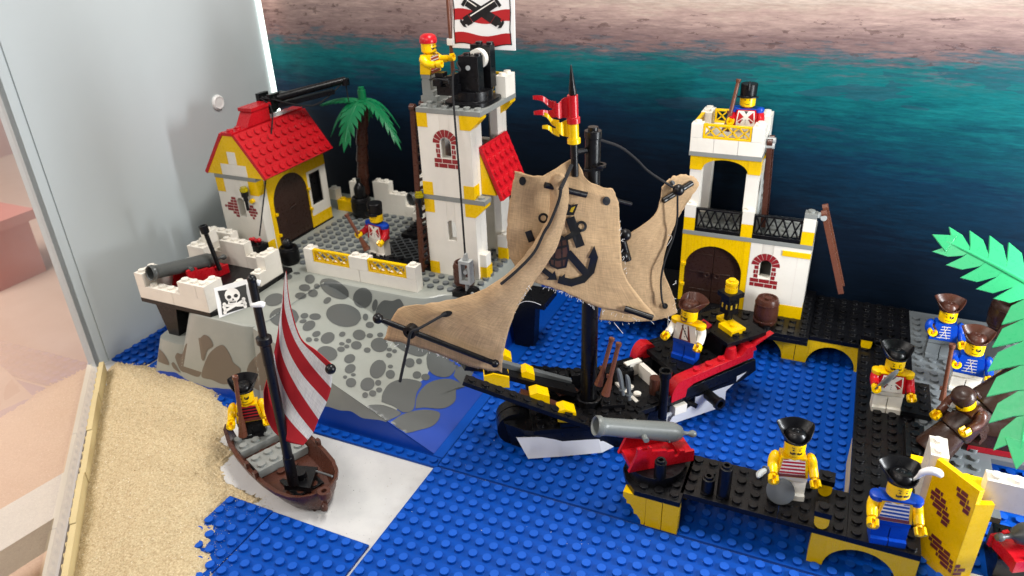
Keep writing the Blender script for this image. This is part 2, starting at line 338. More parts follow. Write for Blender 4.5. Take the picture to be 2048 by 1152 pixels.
# ------------------------------------------------------------------ setting
part('table_top', 'tablem', None, lambda b: b.prism([(-37.6, 33.5), (70, 33.5), (70, -60), (26.4, -60), (-37.6, 2.2)], -1.2, -.2, 'z'), kind='structure')
part('display_wall', 'wallm', None, lambda b: b.box(-37.3, 1.5, -.2, -36.3, 30.3, 90), kind='structure')
part('poster', 'seaprint', None, lambda b: b.box(-62, 32.6, -1, 80, 32.8, 62), label='large printed backdrop of teal sea, dark deep water and sandy shore', cat='poster')
part('light_strip', 'led', None, lambda b: b.box(-36.32, 29.9, -.2, -36.05, 30.42, 90), label='thin glowing white light strip along the edge of the white wall panel', cat='light')
c = PX(435, 205, x=-36.3)
part('wall_cap', 'cap', None, lambda b: (b.lathe([(.78, 0), (.8, .12), (.62, .3), (.5, .24), (.42, .24), (.001, .26)], 28, (c.x, c.y, c.z), 'x')), label='round white plastic screw cap on the white wall panel', cat='cap')
# slanted glass front with its frame and what lies outside
g0, g1 = Vector((-36.4, 1.3, 0)), Vector((-6.0, -28.3, 0)); gd = (g1 - g0).normalized(); gn = Vector((-gd.y, gd.x, 0))
def glassbox(b, u0, u1, v0, v1, z0, z1):
    p = lambda u, v, z: g0 + gd * u + gn * v + Vector((0, 0, z))
    b.add([p(u, v, z) for z in (z0, z1) for v in (v0, v1) for u in (u0, u1)], [(0, 2, 3, 1), (4, 5, 7, 6), (0, 1, 5, 4), (2, 6, 7, 3), (0, 4, 6, 2), (1, 3, 7, 5)])
gp = part('glass_pane', 'glass', None, lambda b: b.add([g0 + gn * -.5 + Vector((0, 0, -.2)), g1 + gn * -.5 + Vector((0, 0, -.2)), g1 + gn * -.5 + Vector((0, 0, 90)), g0 + gn * -.5 + Vector((0, 0, 90))], [(0, 1, 2, 3)]), label='slanted clear glass pane beside the sand, mirroring the white wall', cat='glass pane')
part('white_rail', 'framem', None, lambda b: glassbox(b, -1, 70, -1.7, -.7, -3.0, -.1), label='white frame rail outside the slanted glass pane', cat='rail')
part('corner_post', 'wallm', None, lambda b: (b.box(-37.5, .2, -.2, -36.45, 1.48, 90)), label='white corner post where wall panel meets slanted glass', cat='post')
part('outside_floor', 'outfloor', None, lambda b: b.box(-400, -110, -14, 20, 400, -13), kind='structure')
oa, ob = PX(-60, 1125, z=-8), PX(185, 975, z=-8)
part('case_rail', 'framem', None, lambda b: b.bar(oa + (oa - ob) * .5, ob + (ob - oa) * .35, 5, 2.5), label='pale rail of a neighbouring case seen through the slanted glass', cat='rail')
part('outside_wall', 'outwall', None, lambda b: b.box(-170, -110, -14, -160, 400, 300), kind='structure')
part('glare_box', 'outglare', None, lambda b: (b.box(-99, 20, -13, -90, 30, -4), b.box(-100, 19, -4, -89, 31, -2.5)), label='pinkish glare in the slanted glass pane, shaped as a box', cat='box')  # added solid standing in for pinkish glare in the pane

# blue studded plates
def plate(x, y, nx, ny, label, skip=None, zoff=0):
    b = MB(); b.box(.04, .04, -.2, nx - .04, ny - .04, 0); b.studs(0, 0, nx, ny, 0, skip=skip)
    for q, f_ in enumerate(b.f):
        if len(f_) == 12: b.m[q] = 1  # stud tops get the lighter blue with painted sheen
    return b.build('baseplate', ['sea', 'sea_sheen'], None, label, 'baseplate', 'blue studded baseplates laid as sea', loc=(x, y, zoff))
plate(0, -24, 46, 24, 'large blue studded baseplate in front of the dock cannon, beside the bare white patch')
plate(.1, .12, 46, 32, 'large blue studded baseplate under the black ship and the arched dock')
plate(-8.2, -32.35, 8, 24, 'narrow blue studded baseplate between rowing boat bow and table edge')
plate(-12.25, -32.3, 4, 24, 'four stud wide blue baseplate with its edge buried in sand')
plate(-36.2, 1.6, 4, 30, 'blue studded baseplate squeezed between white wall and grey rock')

# tan edging plates along the sand
e0, e1 = PX(205, 728, z=.8), PX(128, 1175, z=.8); ed = (e1 - e0); ed.z = 0; el = ed.length; ed.normalize(); en = Vector((-ed.y, ed.x, 0))
nn = 5
for i in range(nn):
    b = MB(); l = el / nn; j = random.uniform(-.06, .06)
    b.M = Matrix.Translation(e0 + ed * (i * l)) @ Matrix(((ed.x, en.x, 0), (ed.y, en.y, 0), (0, 0, 1))).to_4x4()
    b.box(.03, -.2 + j, -1, l - .03, .2 + j, .25 + .06 * (i % 2))
    for k in range(int(l)): b.cyl((k + .5, -.2 + j, -.2), .26, -.18, 10, ax='y')
    b.build('edging_plate', 'tan', None, ['tan edging plate standing on edge against the white corner post', 'tan edging plate second from the white corner post', 'tan edging plate in the middle of the sand border', 'tan edging plate fourth from the white corner post', 'tan edging plate at the end of the sand border, farthest from the wall'][i], 'edging', 'tan edging plates along the sand')
# sand heap
from mathutils import noise as mn
def inside(px, py, poly):
    r = False; j = len(poly) - 1
    for i in range(len(poly)):
        (xi, yi), (xj, yj) = poly[i], poly[j]
        if (yi > py) != (yj > py) and px < (xj - xi) * (py - yi) / (yj - yi) + xi: r = not r
        j = i
    return r
SP = [PX(u, v, z=z)[:2] for u, v, z in [(205, 735, .5), (230, 722, .1), (300, 724, .1), (345, 735, .3), (400, 752, .2), (440, 775, .1), (462, 812, 0), (458, 855, 0), (436, 880, 0), (470, 905, -.2), (440, 935, -.2), (450, 965, -.2), (520, 1000, -.2), (500, 1012, 0), (452, 992, 0), (440, 1010, .1), (418, 1030, .1), (432, 1060, .1), (415, 1090, .1), (432, 1120, .1), (420, 1190, .1), (380, 1260, .1), (110, 1260, .5)]]
def segd(p, a, b):
    ax, ay = b[0] - a[0], b[1] - a[1]; l = ax * ax + ay * ay; t = max(0, min(1, ((p[0] - a[0]) * ax + (p[1] - a[1]) * ay) / l)); return math.hypot(p[0] - a[0] - ax * t, p[1] - a[1] - ay * t)
def sandh(x, y):
    p = (x, y); d = min(segd(p, SP[i], SP[(i + 1) % len(SP)]) for i in range(len(SP)))
    if not inside(x, y, SP): d = -d
    dg = (Vector((x, y, 0)) - e0).dot(en)              # distance from the edging
    n = mn.noise((x * .23, y * .23, 0)) * .8 + mn.noise((x * .45, y * .45, 7)) * .45 + mn.noise((x * .8, y * .8, 3)) * .28 + mn.noise((x * 2.2, y * 2.2, 5)) * .22
    base = -.2 + .35 * max(0, min(1, d / 1.2 + n * .6)) + .95 * (1 - math.exp(-max(0, d) / 4)) * (1 + .25 * n)
    if d < -.8: return -.6
    if d < .25: base += d * .55 + mn.noise((x * 3.1, y * 3.1, 9)) * .22
    return base + mn.noise((x * 1.4, y * 1.4, 4)) * .11 + mn.noise((x * 5, y * 5, 1)) * .09 + mn.noise((x * 14, y * 14, 2)) * .05
b = MB(); st = .16; x0, x1, y0, y1 = -37.5, -7, -26, 5.5; nx, ny = int((x1 - x0) / st), int((y1 - y0) / st); idx = {}
for j in range(ny):
    for i in range(nx):
        x, y = x0 + i * st, y0 + j * st
        if (Vector((x, y, 0)) - e0).dot(en) < -.02 or x < -36.25: continue
        if not (inside(x, y, SP) or min(segd((x, y), SP[q], SP[(q + 1) % len(SP)]) for q in range(len(SP))) < .75): continue
        idx[i, j] = len(b.v); b.v.append(Vector((x, y, sandh(x, y))))
for (i, j) in list(idx):
    q = [(i, j), (i + 1, j), (i + 1, j + 1), (i, j + 1)]
    if all(k in idx for k in q): b.f.append([idx[k] for k in q]); b.m.append(0); b.s.append(True)
b.build('sand', 'sandm', None, 'heap of fine tan sand against the slanted glass', 'sand', kind='stuff')
# grains and dust
b = MB(); sp = list(idx.values()); vs = [Vector(p) for p in b.v]
def grain(b, p, r, mi=0):
    q = [Vector((random.gauss(0, 1), random.gauss(0, 1), random.gauss(0, 1))).normalized() * r * random.uniform(.6, 1.2) for _ in range(4)]
    b.add([p + k for k in q], [(0, 1, 2), (0, 2, 3), (0, 3, 1), (1, 3, 2)], mi)
for _ in range(26000):
    x = random.uniform(-36.2, -7.5); y = random.uniform(-22, 4.5)
    if not inside(x, y, SP): continue
    if (Vector((x, y, 0)) - e0).dot(en) < .2: continue
    z = sandh(x, y)
    if z > -.2: grain(b, Vector((x, y, z + .01)), random.uniform(.03, .065), random.choice((0, 0, 1, 2)))
for _ in range(700):     # strays around the rim
    a = random.choice(SP[8:22]); x = a[0] + random.gauss(0.3, .5); y = a[1] + random.gauss(0, .6)
    grain(b, Vector((x, y, -.17 if y > -8.3 else .02)), random.uniform(.025, .05), random.choice((0, 1)))
flat('g1', 'd9c9a2', .9); flat('g2', 'b8a077', .9); flat('g3', 'efe5cc', .9)
b.build('sand_grains', ['g1', 'g2', 'g3'], None, 'loose sand grains over the heap and its rim', 'sand', kind='stuff')
b = MB()
for _ in range(150):
    u, v = random.uniform(560, 1700), random.uniform(820, 1150); p = PX(u, v, z=.0)
    if p.x > 0 and not (13 < p.x < 33 and -1 < p.y < 6): grain(b, p + Vector((0, 0, .02)), random.uniform(.02, .055), 0)
for _ in range(260):
    p = Vector((random.uniform(-9, -.3), random.uniform(-8, -.2), -.19)); grain(b, p, random.uniform(.015, .04), random.choice((1, 1, 2)))
b.build('dust_specks', ['p_white', 'p_dk', 'g2'], None, 'scattered dust specks on the blue plates and white table', 'dust', kind='stuff')

# ------------------------------------------------------------------ grey raised baseplate with ramp
RX, RY, H = .2, -.08, 7.2
rb = MB()
def poly_side(b, lo, hi, loz, hiz):
    n = len(lo); b.add([(p[0], p[1], loz) for p in lo] + [(p[0], p[1], hiz) for p in hi], [(i, (i + 1) % n, n + (i + 1) % n, n + i) for i in range(n)] + [tuple(range(n, 2 * n))])
# upper plateau, ramp strip and front-left ledge as separate closed moulds that overlap
def smooth_poly(p, k=3, cut=.28):
    for _ in range(k):
        o = []
        for i in range(len(p)):
            a, c = Vector(p[i]), Vector(p[(i + 1) % len(p)]); l = (c - a).length; q = min(cut, .7 / l) if l else 0
            o += [tuple(a + (c - a) * q), tuple(c - (c - a) * q)]
        p = o
    return p
top = smooth_poly([(-25.0, 2.1), (-17.3, 2.1), (-17.3, 11.3), (-6.8, 11.3), (-5.6, 12.9), (-3.3, 13.4), (-3.3, 31), (-31.6, 31), (-31.6, 11.8), (-26.2, 10.8)], 2)
low = []
cx_, cy_ = -16, 17
for x, y in top:
    dx = -2.8 if x < -24 and y < 9 else -.6 if x < -27 else (1.5 if x > -5 else 0); dy = -1.0 if y < 6 else (-1.1 if (y < 14 and x > -17.2) else (.8 if y > 29 else 0)); low.append((x + dx, y + dy))
def ring(p, z, f):     # bevelled shoulder
    c = Vector((0, 0)); return [(x, y, z) for x, y in p]
n = len(top); ins = [(x + (.14 if x < -24 else -.14 if x > -5 else 0), y + (.14 if y < 14 else 0)) for x, y in top]
mid = [((a[0] * .93 + b_[0] * .07), (a[1] * .93 + b_[1] * .07)) for a, b_ in zip(top, low)]
vs = [(x, y, -.1) for x, y in low] + [(x, y, H - .3) for x, y in mid] + [(x, y, H - .07) for x, y in top] + [(x, y, H) for x, y in ins]
rb.add(vs, [(k * n + i, k * n + (i + 1) % n, (k + 1) * n + (i + 1) % n, (k + 1) * n + i) for k in range(3) for i in range(n)], 0, True)
rb.add([vs[3 * n + i] for i in range(n)], [tuple(range(n))])
# ramp: rises from the right border towards the left
ra = lambda x: H * (-1 - x) / 16.4
rb.add([(-.9, 1.1, 0), (-17.6, 1.1, 0), (-17.6, 2.05, H), (-.9, 1.25, 0.02), (-.9, 11.2, .02), (-17.6, 11.2, H), (-17.6, 11.2, 0), (-.9, 11.2, 0)],
       [(0, 3, 2, 1), (3, 4, 5, 2), (4, 7, 6, 5)])
# low ledge at the left foot
led = smooth_poly([(-29.9, 2.0), (-25.6, 1.9), (-25.6, 12), (-29.9, 12)], 2)
ll = [(x - (.9 if x < -28 else 0), y - (.8 if y < 4 else 0)) for x, y in led]; n = len(led)
rb.add([(x, y, -.1) for x, y in ll] + [(x, y, 3.35) for x, y in led] + [(x * .98 - .5, y * .98 + .12, 3.6) for x, y in led], [(k * n + i, k * n + (i + 1) % n, (k + 1) * n + (i + 1) % n, (k + 1) * n + i) for k in range(2) for i in range(n)], 0, True)
rb.add([(x * .98 - .5, y * .98 + .12, 3.6) for x, y in led], [tuple(range(n))])
RB = thing('raised_baseplate', 'grey raised baseplate moulded as rock, with ramp and printed dark stones', 'baseplate', (RX, RY, 0))
rock = rb.build('rock_mould', 'rockm', RB)
fl = MB(); fl.box(-32, 0, -.2, 0, 32, 0); fl.studs(-32, 0, 32, 1, 0); fl.box(-32, .98, -.02, 0, 1.0, .1)
fl.build('base_border', 'sea', RB)
def house_skip(x, y): return (x > -16.2 and x < -9 and y > 16) or (-20 < x < -8 and 12 < y < 13)
ys = MB(); ys.studs(-25, 13, 22, 16, H, skip=house_skip); ys.build('yard_studs', 'dgrey', RB)
# printed stones, cast from the photograph's layout on to the mould itself
bvh = BVHTree.FromPolygons([v + Vector((RX, RY, 0)) for v in rb.v], rb.f)
def cast(u, v):
    h = bvh.ray_cast(CC, ray(u, v).normalized())
    if h[0] is None: return None
    nrm = h[1] if h[1].dot(CC - h[0]) > 0 else -h[1]
    return h[0] + nrm * .035 - Vector((RX, RY, 0))
def stones(polys, org, k, mat, name):
    b = MB()
    for p in polys:
        pts = catmull([Vector((q[0], q[1], 0)) for q in p + [p[0]]], 5)[:-1]; c = sum(pts, Vector()) / len(pts); rings = []
        for f in (.125, .25, .375, .5, .625, .75, .875, 1):
            rings.append([cast(org[0] + (c.x + (q.x - c.x) * f) * k, org[1] + (c.y + (q.y - c.y) * f) * k) for q in pts])
        c3 = cast(org[0] + c.x * k, org[1] + c.y * k)
        if c3 is None: continue
        n = len(pts); vs = [c3] + [q for r in rings for q in r]
        fs = [(0, 1 + i, 1 + (i + 1) % n) for i in range(n)] + [(1 + r * n + i, 1 + (r + 1) * n + i, 1 + (r + 1) * n + (i + 1) % n, 1 + r * n + (i + 1) % n) for r in range(7) for i in range(n)]
        ok = [q for q in fs if all(vs[i] is not None for i in q) and max((vs[i] - vs[j]).length for i in q for j in q) < 2.2]
        b.add([q or c3 for q in vs], ok)
    if b.v: b.build(name, mat, RB)
E_ = lambda *a: [tuple(q) for q in ell(*a, n=9)]
stones([E_(690, 222, 58, 52), E_(770, 305, 34, 30), E_(630, 322, 66, 40), E_(585, 415, 66, 38), E_(725, 385, 58, 45), E_(890, 468, 50, 32, -35), E_(975, 335, 185, 95, 28), E_(1300, 438, 110, 118, 20), E_(1080, 640, 205, 130, 10),
        E_(1440, 520, 30, 70, 10), E_(1330, 660, 32, 40), E_(1380, 750, 48, 36), E_(280, 460, 115, 70, -15), E_(415, 195, 75, 35), E_(395, 660, 170, 112), E_(627, 645, 46, 32, -10), E_(750, 655, 68, 38), E_(610, 708, 42, 22, -10),
        E_(680, 760, 80, 52, -30), E_(765, 855, 50, 33, -20), E_(895, 900, 85, 62, -25), E_(678, 920, 36, 28), E_(763, 920, 28, 20), E_(1062, 857, 38, 28, -20), E_(1258, 865, 75, 60, 5), E_(1380, 873, 38, 27), E_(1500, 865, 36, 27),
        E_(1490, 980, 100, 82, 5), E_(1135, 935, 32, 26), E_(1058, 968, 32, 20), E_(1115, 998, 30, 22), E_(1225, 985, 62, 48), E_(1048, 1030, 44, 30), E_(1350, 1040, 40, 30), E_(890, 1080, 120, 85, 10),
        E_(105, 110, 44, 24), E_(205, 110, 42, 16, -8), E_(170, 152, 40, 15, -8), E_(540, 155, 40, 14), [(1445, 640), (1470, 540), (1540, 465), (1640, 470), (1728, 450), (1780, 560), (1760, 720), (1650, 800), (1540, 740)]],
       (500, 520), .1736, 'p_stone', 'printed_stones')
stones([E_(285, 565, 55, 42, -20), E_(290, 662, 55, 42, -25), E_(240, 742, 20, 16), E_(320, 720, 24, 15), E_(298, 795, 50, 45), E_(555, 665, 95, 72, -60), E_(675, 640, 26, 18), E_(675, 715, 45, 42), E_(455, 810, 70, 62, -30),
        E_(558, 797, 30, 28), E_(567, 865, 30, 24), E_(505, 898, 35, 30), E_(433, 915, 28, 28), E_(860, 605, 48, 45), E_(950, 590, 30, 28), E_(930, 722, 42, 36), E_(1012, 742, 42, 32), E_(665, 478, 26, 18), E_(715, 493, 24, 18),
        E_(662, 532, 28, 23), E_(1070, 330, 55, 40, 20),
        [(590, 980), (600, 900), (660, 810), (760, 765), (860, 760), (975, 800), (925, 900), (895, 1050), (800, 1080), (700, 1020)],
        [(915, 1045), (930, 930), (1000, 830), (1100, 775), (1250, 760), (1390, 830), (1310, 850), (1300, 960), (1240, 1020), (1150, 1045), (1000, 1035)],
        [(1020, 560), (1060, 470), (1200, 460), (1335, 560), (1255, 725), (1130, 735), (1040, 670)], [(1280, 730), (1350, 575), (1470, 640), (1470, 700), (1390, 820)],
        [(660, 350), (760, 330), (900, 380), (1060, 430), (990, 540), (860, 520), (740, 450)]], (640, 600), .20833, 'p_stone', 'printed_stones')
stones([[(915, 240), (1050, 150), (1200, 108), (1320, 103), (1425, 130), (1420, 200), (1350, 270), (1220, 310), (1080, 340), (980, 300)],
        [(610, 170), (680, 70), (760, 50), (880, 62), (1035, 138), (900, 215), (860, 270), (780, 300), (680, 270), (620, 200)],
        [(300, 0), (340, 40), (420, 40), (500, 120), (550, 210), (480, 220), (380, 170), (320, 110), (250, 150), (210, 120), (240, 40)]], (600, 800), .1953, 'p_stone', 'printed_stones')
stones([[(55, 740), (70, 650), (105, 640), (180, 700), (235, 810), (150, 790)], [(255, 800), (280, 790), (325, 860), (335, 885), (280, 850)],
        [(290, 740), (310, 700), (360, 705), (395, 615), (430, 620), (490, 680), (548, 790), (525, 925), (400, 890), (340, 860)],
        [(465, 590), (480, 545), (530, 555), (570, 525), (620, 550), (655, 630), (600, 675), (563, 775), (520, 700)],
        [(572, 805), (620, 705), (700, 635), (760, 630), (820, 720), (850, 790), (920, 860), (870, 960), (760, 1000), (640, 955), (545, 925)],
        [(980, 860), (1010, 790), (1100, 700), (1170, 650), (1230, 760), (1240, 930), (1120, 1060), (1000, 980)]], (290, 560), .20833, 'p_stone2', 'printed_boulders')

# ------------------------------------------------------------------ small helpers shared by the buildings
def brick_print(parent, fn, cx, z, kind, mat='p_brick', s=1.0):
    """printed brickwork round an arched window: fn maps (x,z) to 3-D"""
    P = []
    if kind == 'arch':
        n = 8
        for i in range(n):
            a0, a1 = math.pi * (i + .06) / n, math.pi * (i + .94) / n
            P.append([(cx + r * math.cos(a) * s, z + (1.25 + r * math.sin(a)) * s) for r, a in ((.56, a0), (1.2, a0), (1.2, (a0 + a1) / 2), (1.2, a1), (.56, a1), (.56, (a0 + a1) / 2))])
        for sd in (-1, 1):
            for k in range(3):
                w = .95 if k % 2 else .9
                if k == 1: P += [rect(cx + sd * .56 * s, z + .42 * s, cx + sd * .72 * s, z + .77 * s), rect(cx + sd * .77 * s, z + .42 * s, cx + sd * w * s, z + .77 * s)]
                else: P.append(rect(cx + sd * .56 * s, z + k * .42 * s + .01, cx + sd * w * s, z + (k * .42 + .36) * s))
        for r_, offs in ((0, (-1.2, -.42, .5, 1.2)), (1, (-1.2, -.78, .08, .82, 1.2))):
            for a, c_ in zip(offs, offs[1:]): P.append(rect(cx + (a + .03) * s, z - (.42 + .42 * r_) * s, cx + (c_ - .03) * s, z - (.06 + .42 * r_) * s))
    return decal(P, mat, parent, 'printed_bricks', fn)
def patch(parent, fn, rows, mat, bh=.3, gap=.05, name='printed_bricks'):
    """ragged patch of printed bricks; rows = list of (x0,x1,offset)"""
    P = []
    for r, (a, c_, off) in enumerate(rows):
        x = a - off
        while x < c_:
            l, rr = max(x, a), min(x + .8, c_)
            if rr - l > .1: P.append([(l + gap / 2, r * bh), (rr - gap / 2, r * bh), (rr - gap / 2, r * bh + bh - gap), (l + gap / 2, r * bh + bh - gap)])
            x += .8
    return decal(P, mat, parent, name, fn)
def lattice(b, x0, x1, z0, z1, y0, y1, n, mi=0, w=.1, fr=.16):
    """fence panel in the xz plane with crossed bars"""
    b.box(x0, y0, z0, x1, y1, z0 + fr, mi); b.box(x0, y0, z1 - fr, x1, y1, z1, mi); b.box(x0, y0, z0 + fr, x0 + fr, y1, z1 - fr, mi); b.box(x1 - fr, y0, z0 + fr, x1, y1, z1 - fr, mi)
    ym = (y0 + y1) / 2; t = (y1 - y0) * .35; d = (x1 - x0 - 2 * fr) / n
    for i in range(n):
        a = x0 + fr + i * d
        for s_, q in (((a, z0 + fr), (a + d, z1 - fr)), ((a, z1 - fr), (a + d, z0 + fr))) if True else ():
            for p in line2([s_, q], w): b.prism(p, ym - t, ym + t, 'y', mi)
def torch(parent, x, y, z, up='flame'):
    b = MB(); b.cyl((x, y, z - .1), .34, .5, 14); b.cyl((x, y, z - .55), .22, .5, 12); b.cyl((x, y, z - 1.5), .15, 1.0, 10); b.build('torch', 'black', parent)
    b = MB(); b.cyl((x, y, z + .4), .4, .25, 14); b.stud(x, y, z + .64); b.build('torch_flame', 'flame', parent)

# ------------------------------------------------------------------ battery on the left front corner
BT = thing('gun_battery', 'white brick gun platform with battlements on black plate, jutting from grey rock', 'gun platform', (-30, 2.1, 7.2))
part('base_plate', 'black', BT, lambda b: b.prism([(0, 0), (8, 0), (8.9, 1.6), (8.9, 9.5), (0, 9.5)], 0, .4, 'z'))
part('support', 'black', BT, lambda b: (b.prism([(1.1, -3.62), (2.3, -3.62), (3.0, -.01), (.3, -.01)], .9, 2.6, 'y')))
def bk(P, x, y, z, nx, ny, h=1.2, mat='white', st=True, name='brick'): return part(name, mat, P, lambda b: b.brick(x, y, z, nx, ny, h, 0, st))
for q in [(0, 0, .4, 4, 1), (4, 0, .4, 4, 1), (0, 1, .4, 1, 4), (0, 5, .4, 1, 4), (1, 8, .4, 4, 1), (5, 8, .4, 3, 1), (7.7, 1.2, .4, 1, 3), (0, 0, 1.6, 1, 2), (5, 0, 1.6, 2, 1), (7, 0, 1.6, 1, 2), (0, 6, 1.6, 2, 1), (0, 7, 1.6, 1, 2), (2, 8, 1.6, 3, 1), (7.8, 5.4, .4, 1, 3), (7.8, 6.4, 1.6, 1, 2), (1, 7, 2.8, 1, 1)]: bk(BT, *q)

# ------------------------------------------------------------------ cannon
def cannon(loc, rz, label, body='grey', tilt=0, base=True, bh=1.75):
    T = thing('cannon', label, 'cannon', loc, rz, 'toy cannons on red carriages')
    # barrel along -x (mouth) at height 1.55
    def bar(b):
        b.M = Matrix.Translation((0, 0, bh)) @ Matrix.Rotation(rad(tilt), 4, 'Y') @ Matrix.Diagonal((1, .86, .86, 1))
        b.lathe([(.001, -1.6), (.6, -1.6), (.62, -4.44), (.72, -4.54), (.8, -4.46), (.82, -4.2), (.72, -4.08), (.68, -3.8), (.73, -1), (.8, .9), (.8, 1.15), (.76, 1.18), (.74, 1.35), (.55, 1.75), (.26, 1.95), (.17, 2.1), (.15, 2.45), (.26, 2.6), (.3, 2.75), (.22, 2.95), (.001, 3.0)], 28, (0, 0, 0), 'x')
        b.cyl((-1.2, -1.25, -.1), .2, 2.5, 12, ax='y'); b.cyl((.75, -.86, -.35), .08, .05, 8, ax='y')
    part('barrel', body, T, bar)
    if base:
        prof = [(-2.3, .0), (2.3, .0), (2.3, .85), (1.6, .85), (1.6, 1.0), (1.25, 1.05), (1.15, .65), (.9, .65), (.85, 1.15), (.35, 1.15), (.3, 1.3), (-.75, 1.45), (-.75, 1.75), (-.95, 1.85), (-1.0, 1.6), (-1.4, 1.6), (-1.45, 1.85), (-1.75, 1.8), (-1.8, 1.2)]
        for s_ in (-1, 1): part('carriage_side', 'red', T, lambda b: b.prism(prof, s_ * .98 - .12, s_ * .98 + .12, 'y'))
        part('carriage_bed', 'red', T, lambda b: (b.box(-2.1, -.86, .02, 2.2, .86, .35), b.box(1.2, -.86, .35, 2.2, .86, .8)))
    return T
# ------------------------------------------------------------------ minifigures
def hand_mesh(b, c, ang=0):
    """C-shaped grip"""
    o = len(b.v); n = 12; pr = []
    for i in range(n):
        a = rad(40 + 280 * i / (n - 1)) + ang
        for r in (.17, .33): pr.append((r * math.cos(a), r * math.sin(a)))
    vs = [(c[0] + x, c[1] + y, c[2] + z) for z in (-.22, .22) for x, y in pr]
    k = 2 * n; fs = []
    for i in range(n - 1):
        a = 2 * i
        fs += [(a, a + 1, a + 3, a + 2), (k + a, k + a + 2, k + a + 3, k + a + 1), (a, a + 2, k + a + 2, k + a), (a + 1, k + a + 1, k + a + 3, a + 3)]
    fs += [(0, k, k + 1, 1), (k - 2, k - 1, 2 * k - 1, 2 * k - 2)]
    b.add(vs, fs)
def tricorne(mat, T, z, rot=0, plume=False):
    b = MB(); n = 48; rows = []
    def R(t): # t: angle from front (-y); three corners at 0, +-125 deg
        d = min(abs((t - q + 180) % 360 - 180) for q in (0, 122, 238)); k = max(0, 1 - d / 58); return k
    prof = [0, .35, .7, 1]
    for f in prof:
        row = []
        for i in range(n):
            t = 360 * i / n; a_ = abs((t + 180) % 360 - 180); s1 = min(1, a_ / 122); s1 = s1 * s1 * (3 - 2 * s1)
            zo = .1 + .72 * s1 if a_ < 122 else .82 + .22 * math.sin(rad((a_ - 122) / 58 * 90))
            ro = 1.04 - .1 * math.sin(rad(a_ / 61 * 90)) if a_ < 61 else .94 + .4 * ((a_ - 61) / 61) ** 2 if a_ < 122 else .96 + .38 * (1 - (a_ - 122) / 58) ** 1.6
            rb_ = .68 + f * (ro - .68); zz = zo * f ** 1.15
            a = rad(t - 90); row.append((rb_ * math.cos(a), rb_ * math.sin(a), zz))
        rows.append(row)
    inner = [[(x * .955, y * .955, zz + .035) for x, y, zz in r] for r in rows]
    allr = rows + inner[::-1]
    b.add([p for r in allr for p in r], [(k * n + i, k * n + (i + 1) % n, (k + 1) * n + (i + 1) % n, (k + 1) * n + i) for k in range(len(allr) - 1) for i in range(n)], 0, True)
    b.lathe([(.69, -.08), (.69, .04), (.66, .2), (.62, .42), (.5, .56), (.3, .6), (.28, .56), (.14, .56), (.12, .62), (.001, .62)], 24)
    o = b.build('hat', mat, T, loc=(0, .1, z + .04), rot=(rad(-9), 0, rot))
    if plume:
        pb = MB(); pb.tube(catmull([(.55, -.1, .35), (.75, -.2, .8), (.9, -.25, 1.15), (1.25, -.3, 1.35), (1.65, -.3, 1.25), (1.75, -.28, 1.0)], 4), [.07, .08, .09, .11, .13, .15, .17, .19, .2, .21, .22, .23, .24, .24, .24, .24, .22, .2, .17, .12, .03], 10)
        pb.build('plume', 'cap', T, loc=(0, 0, z))
    return o
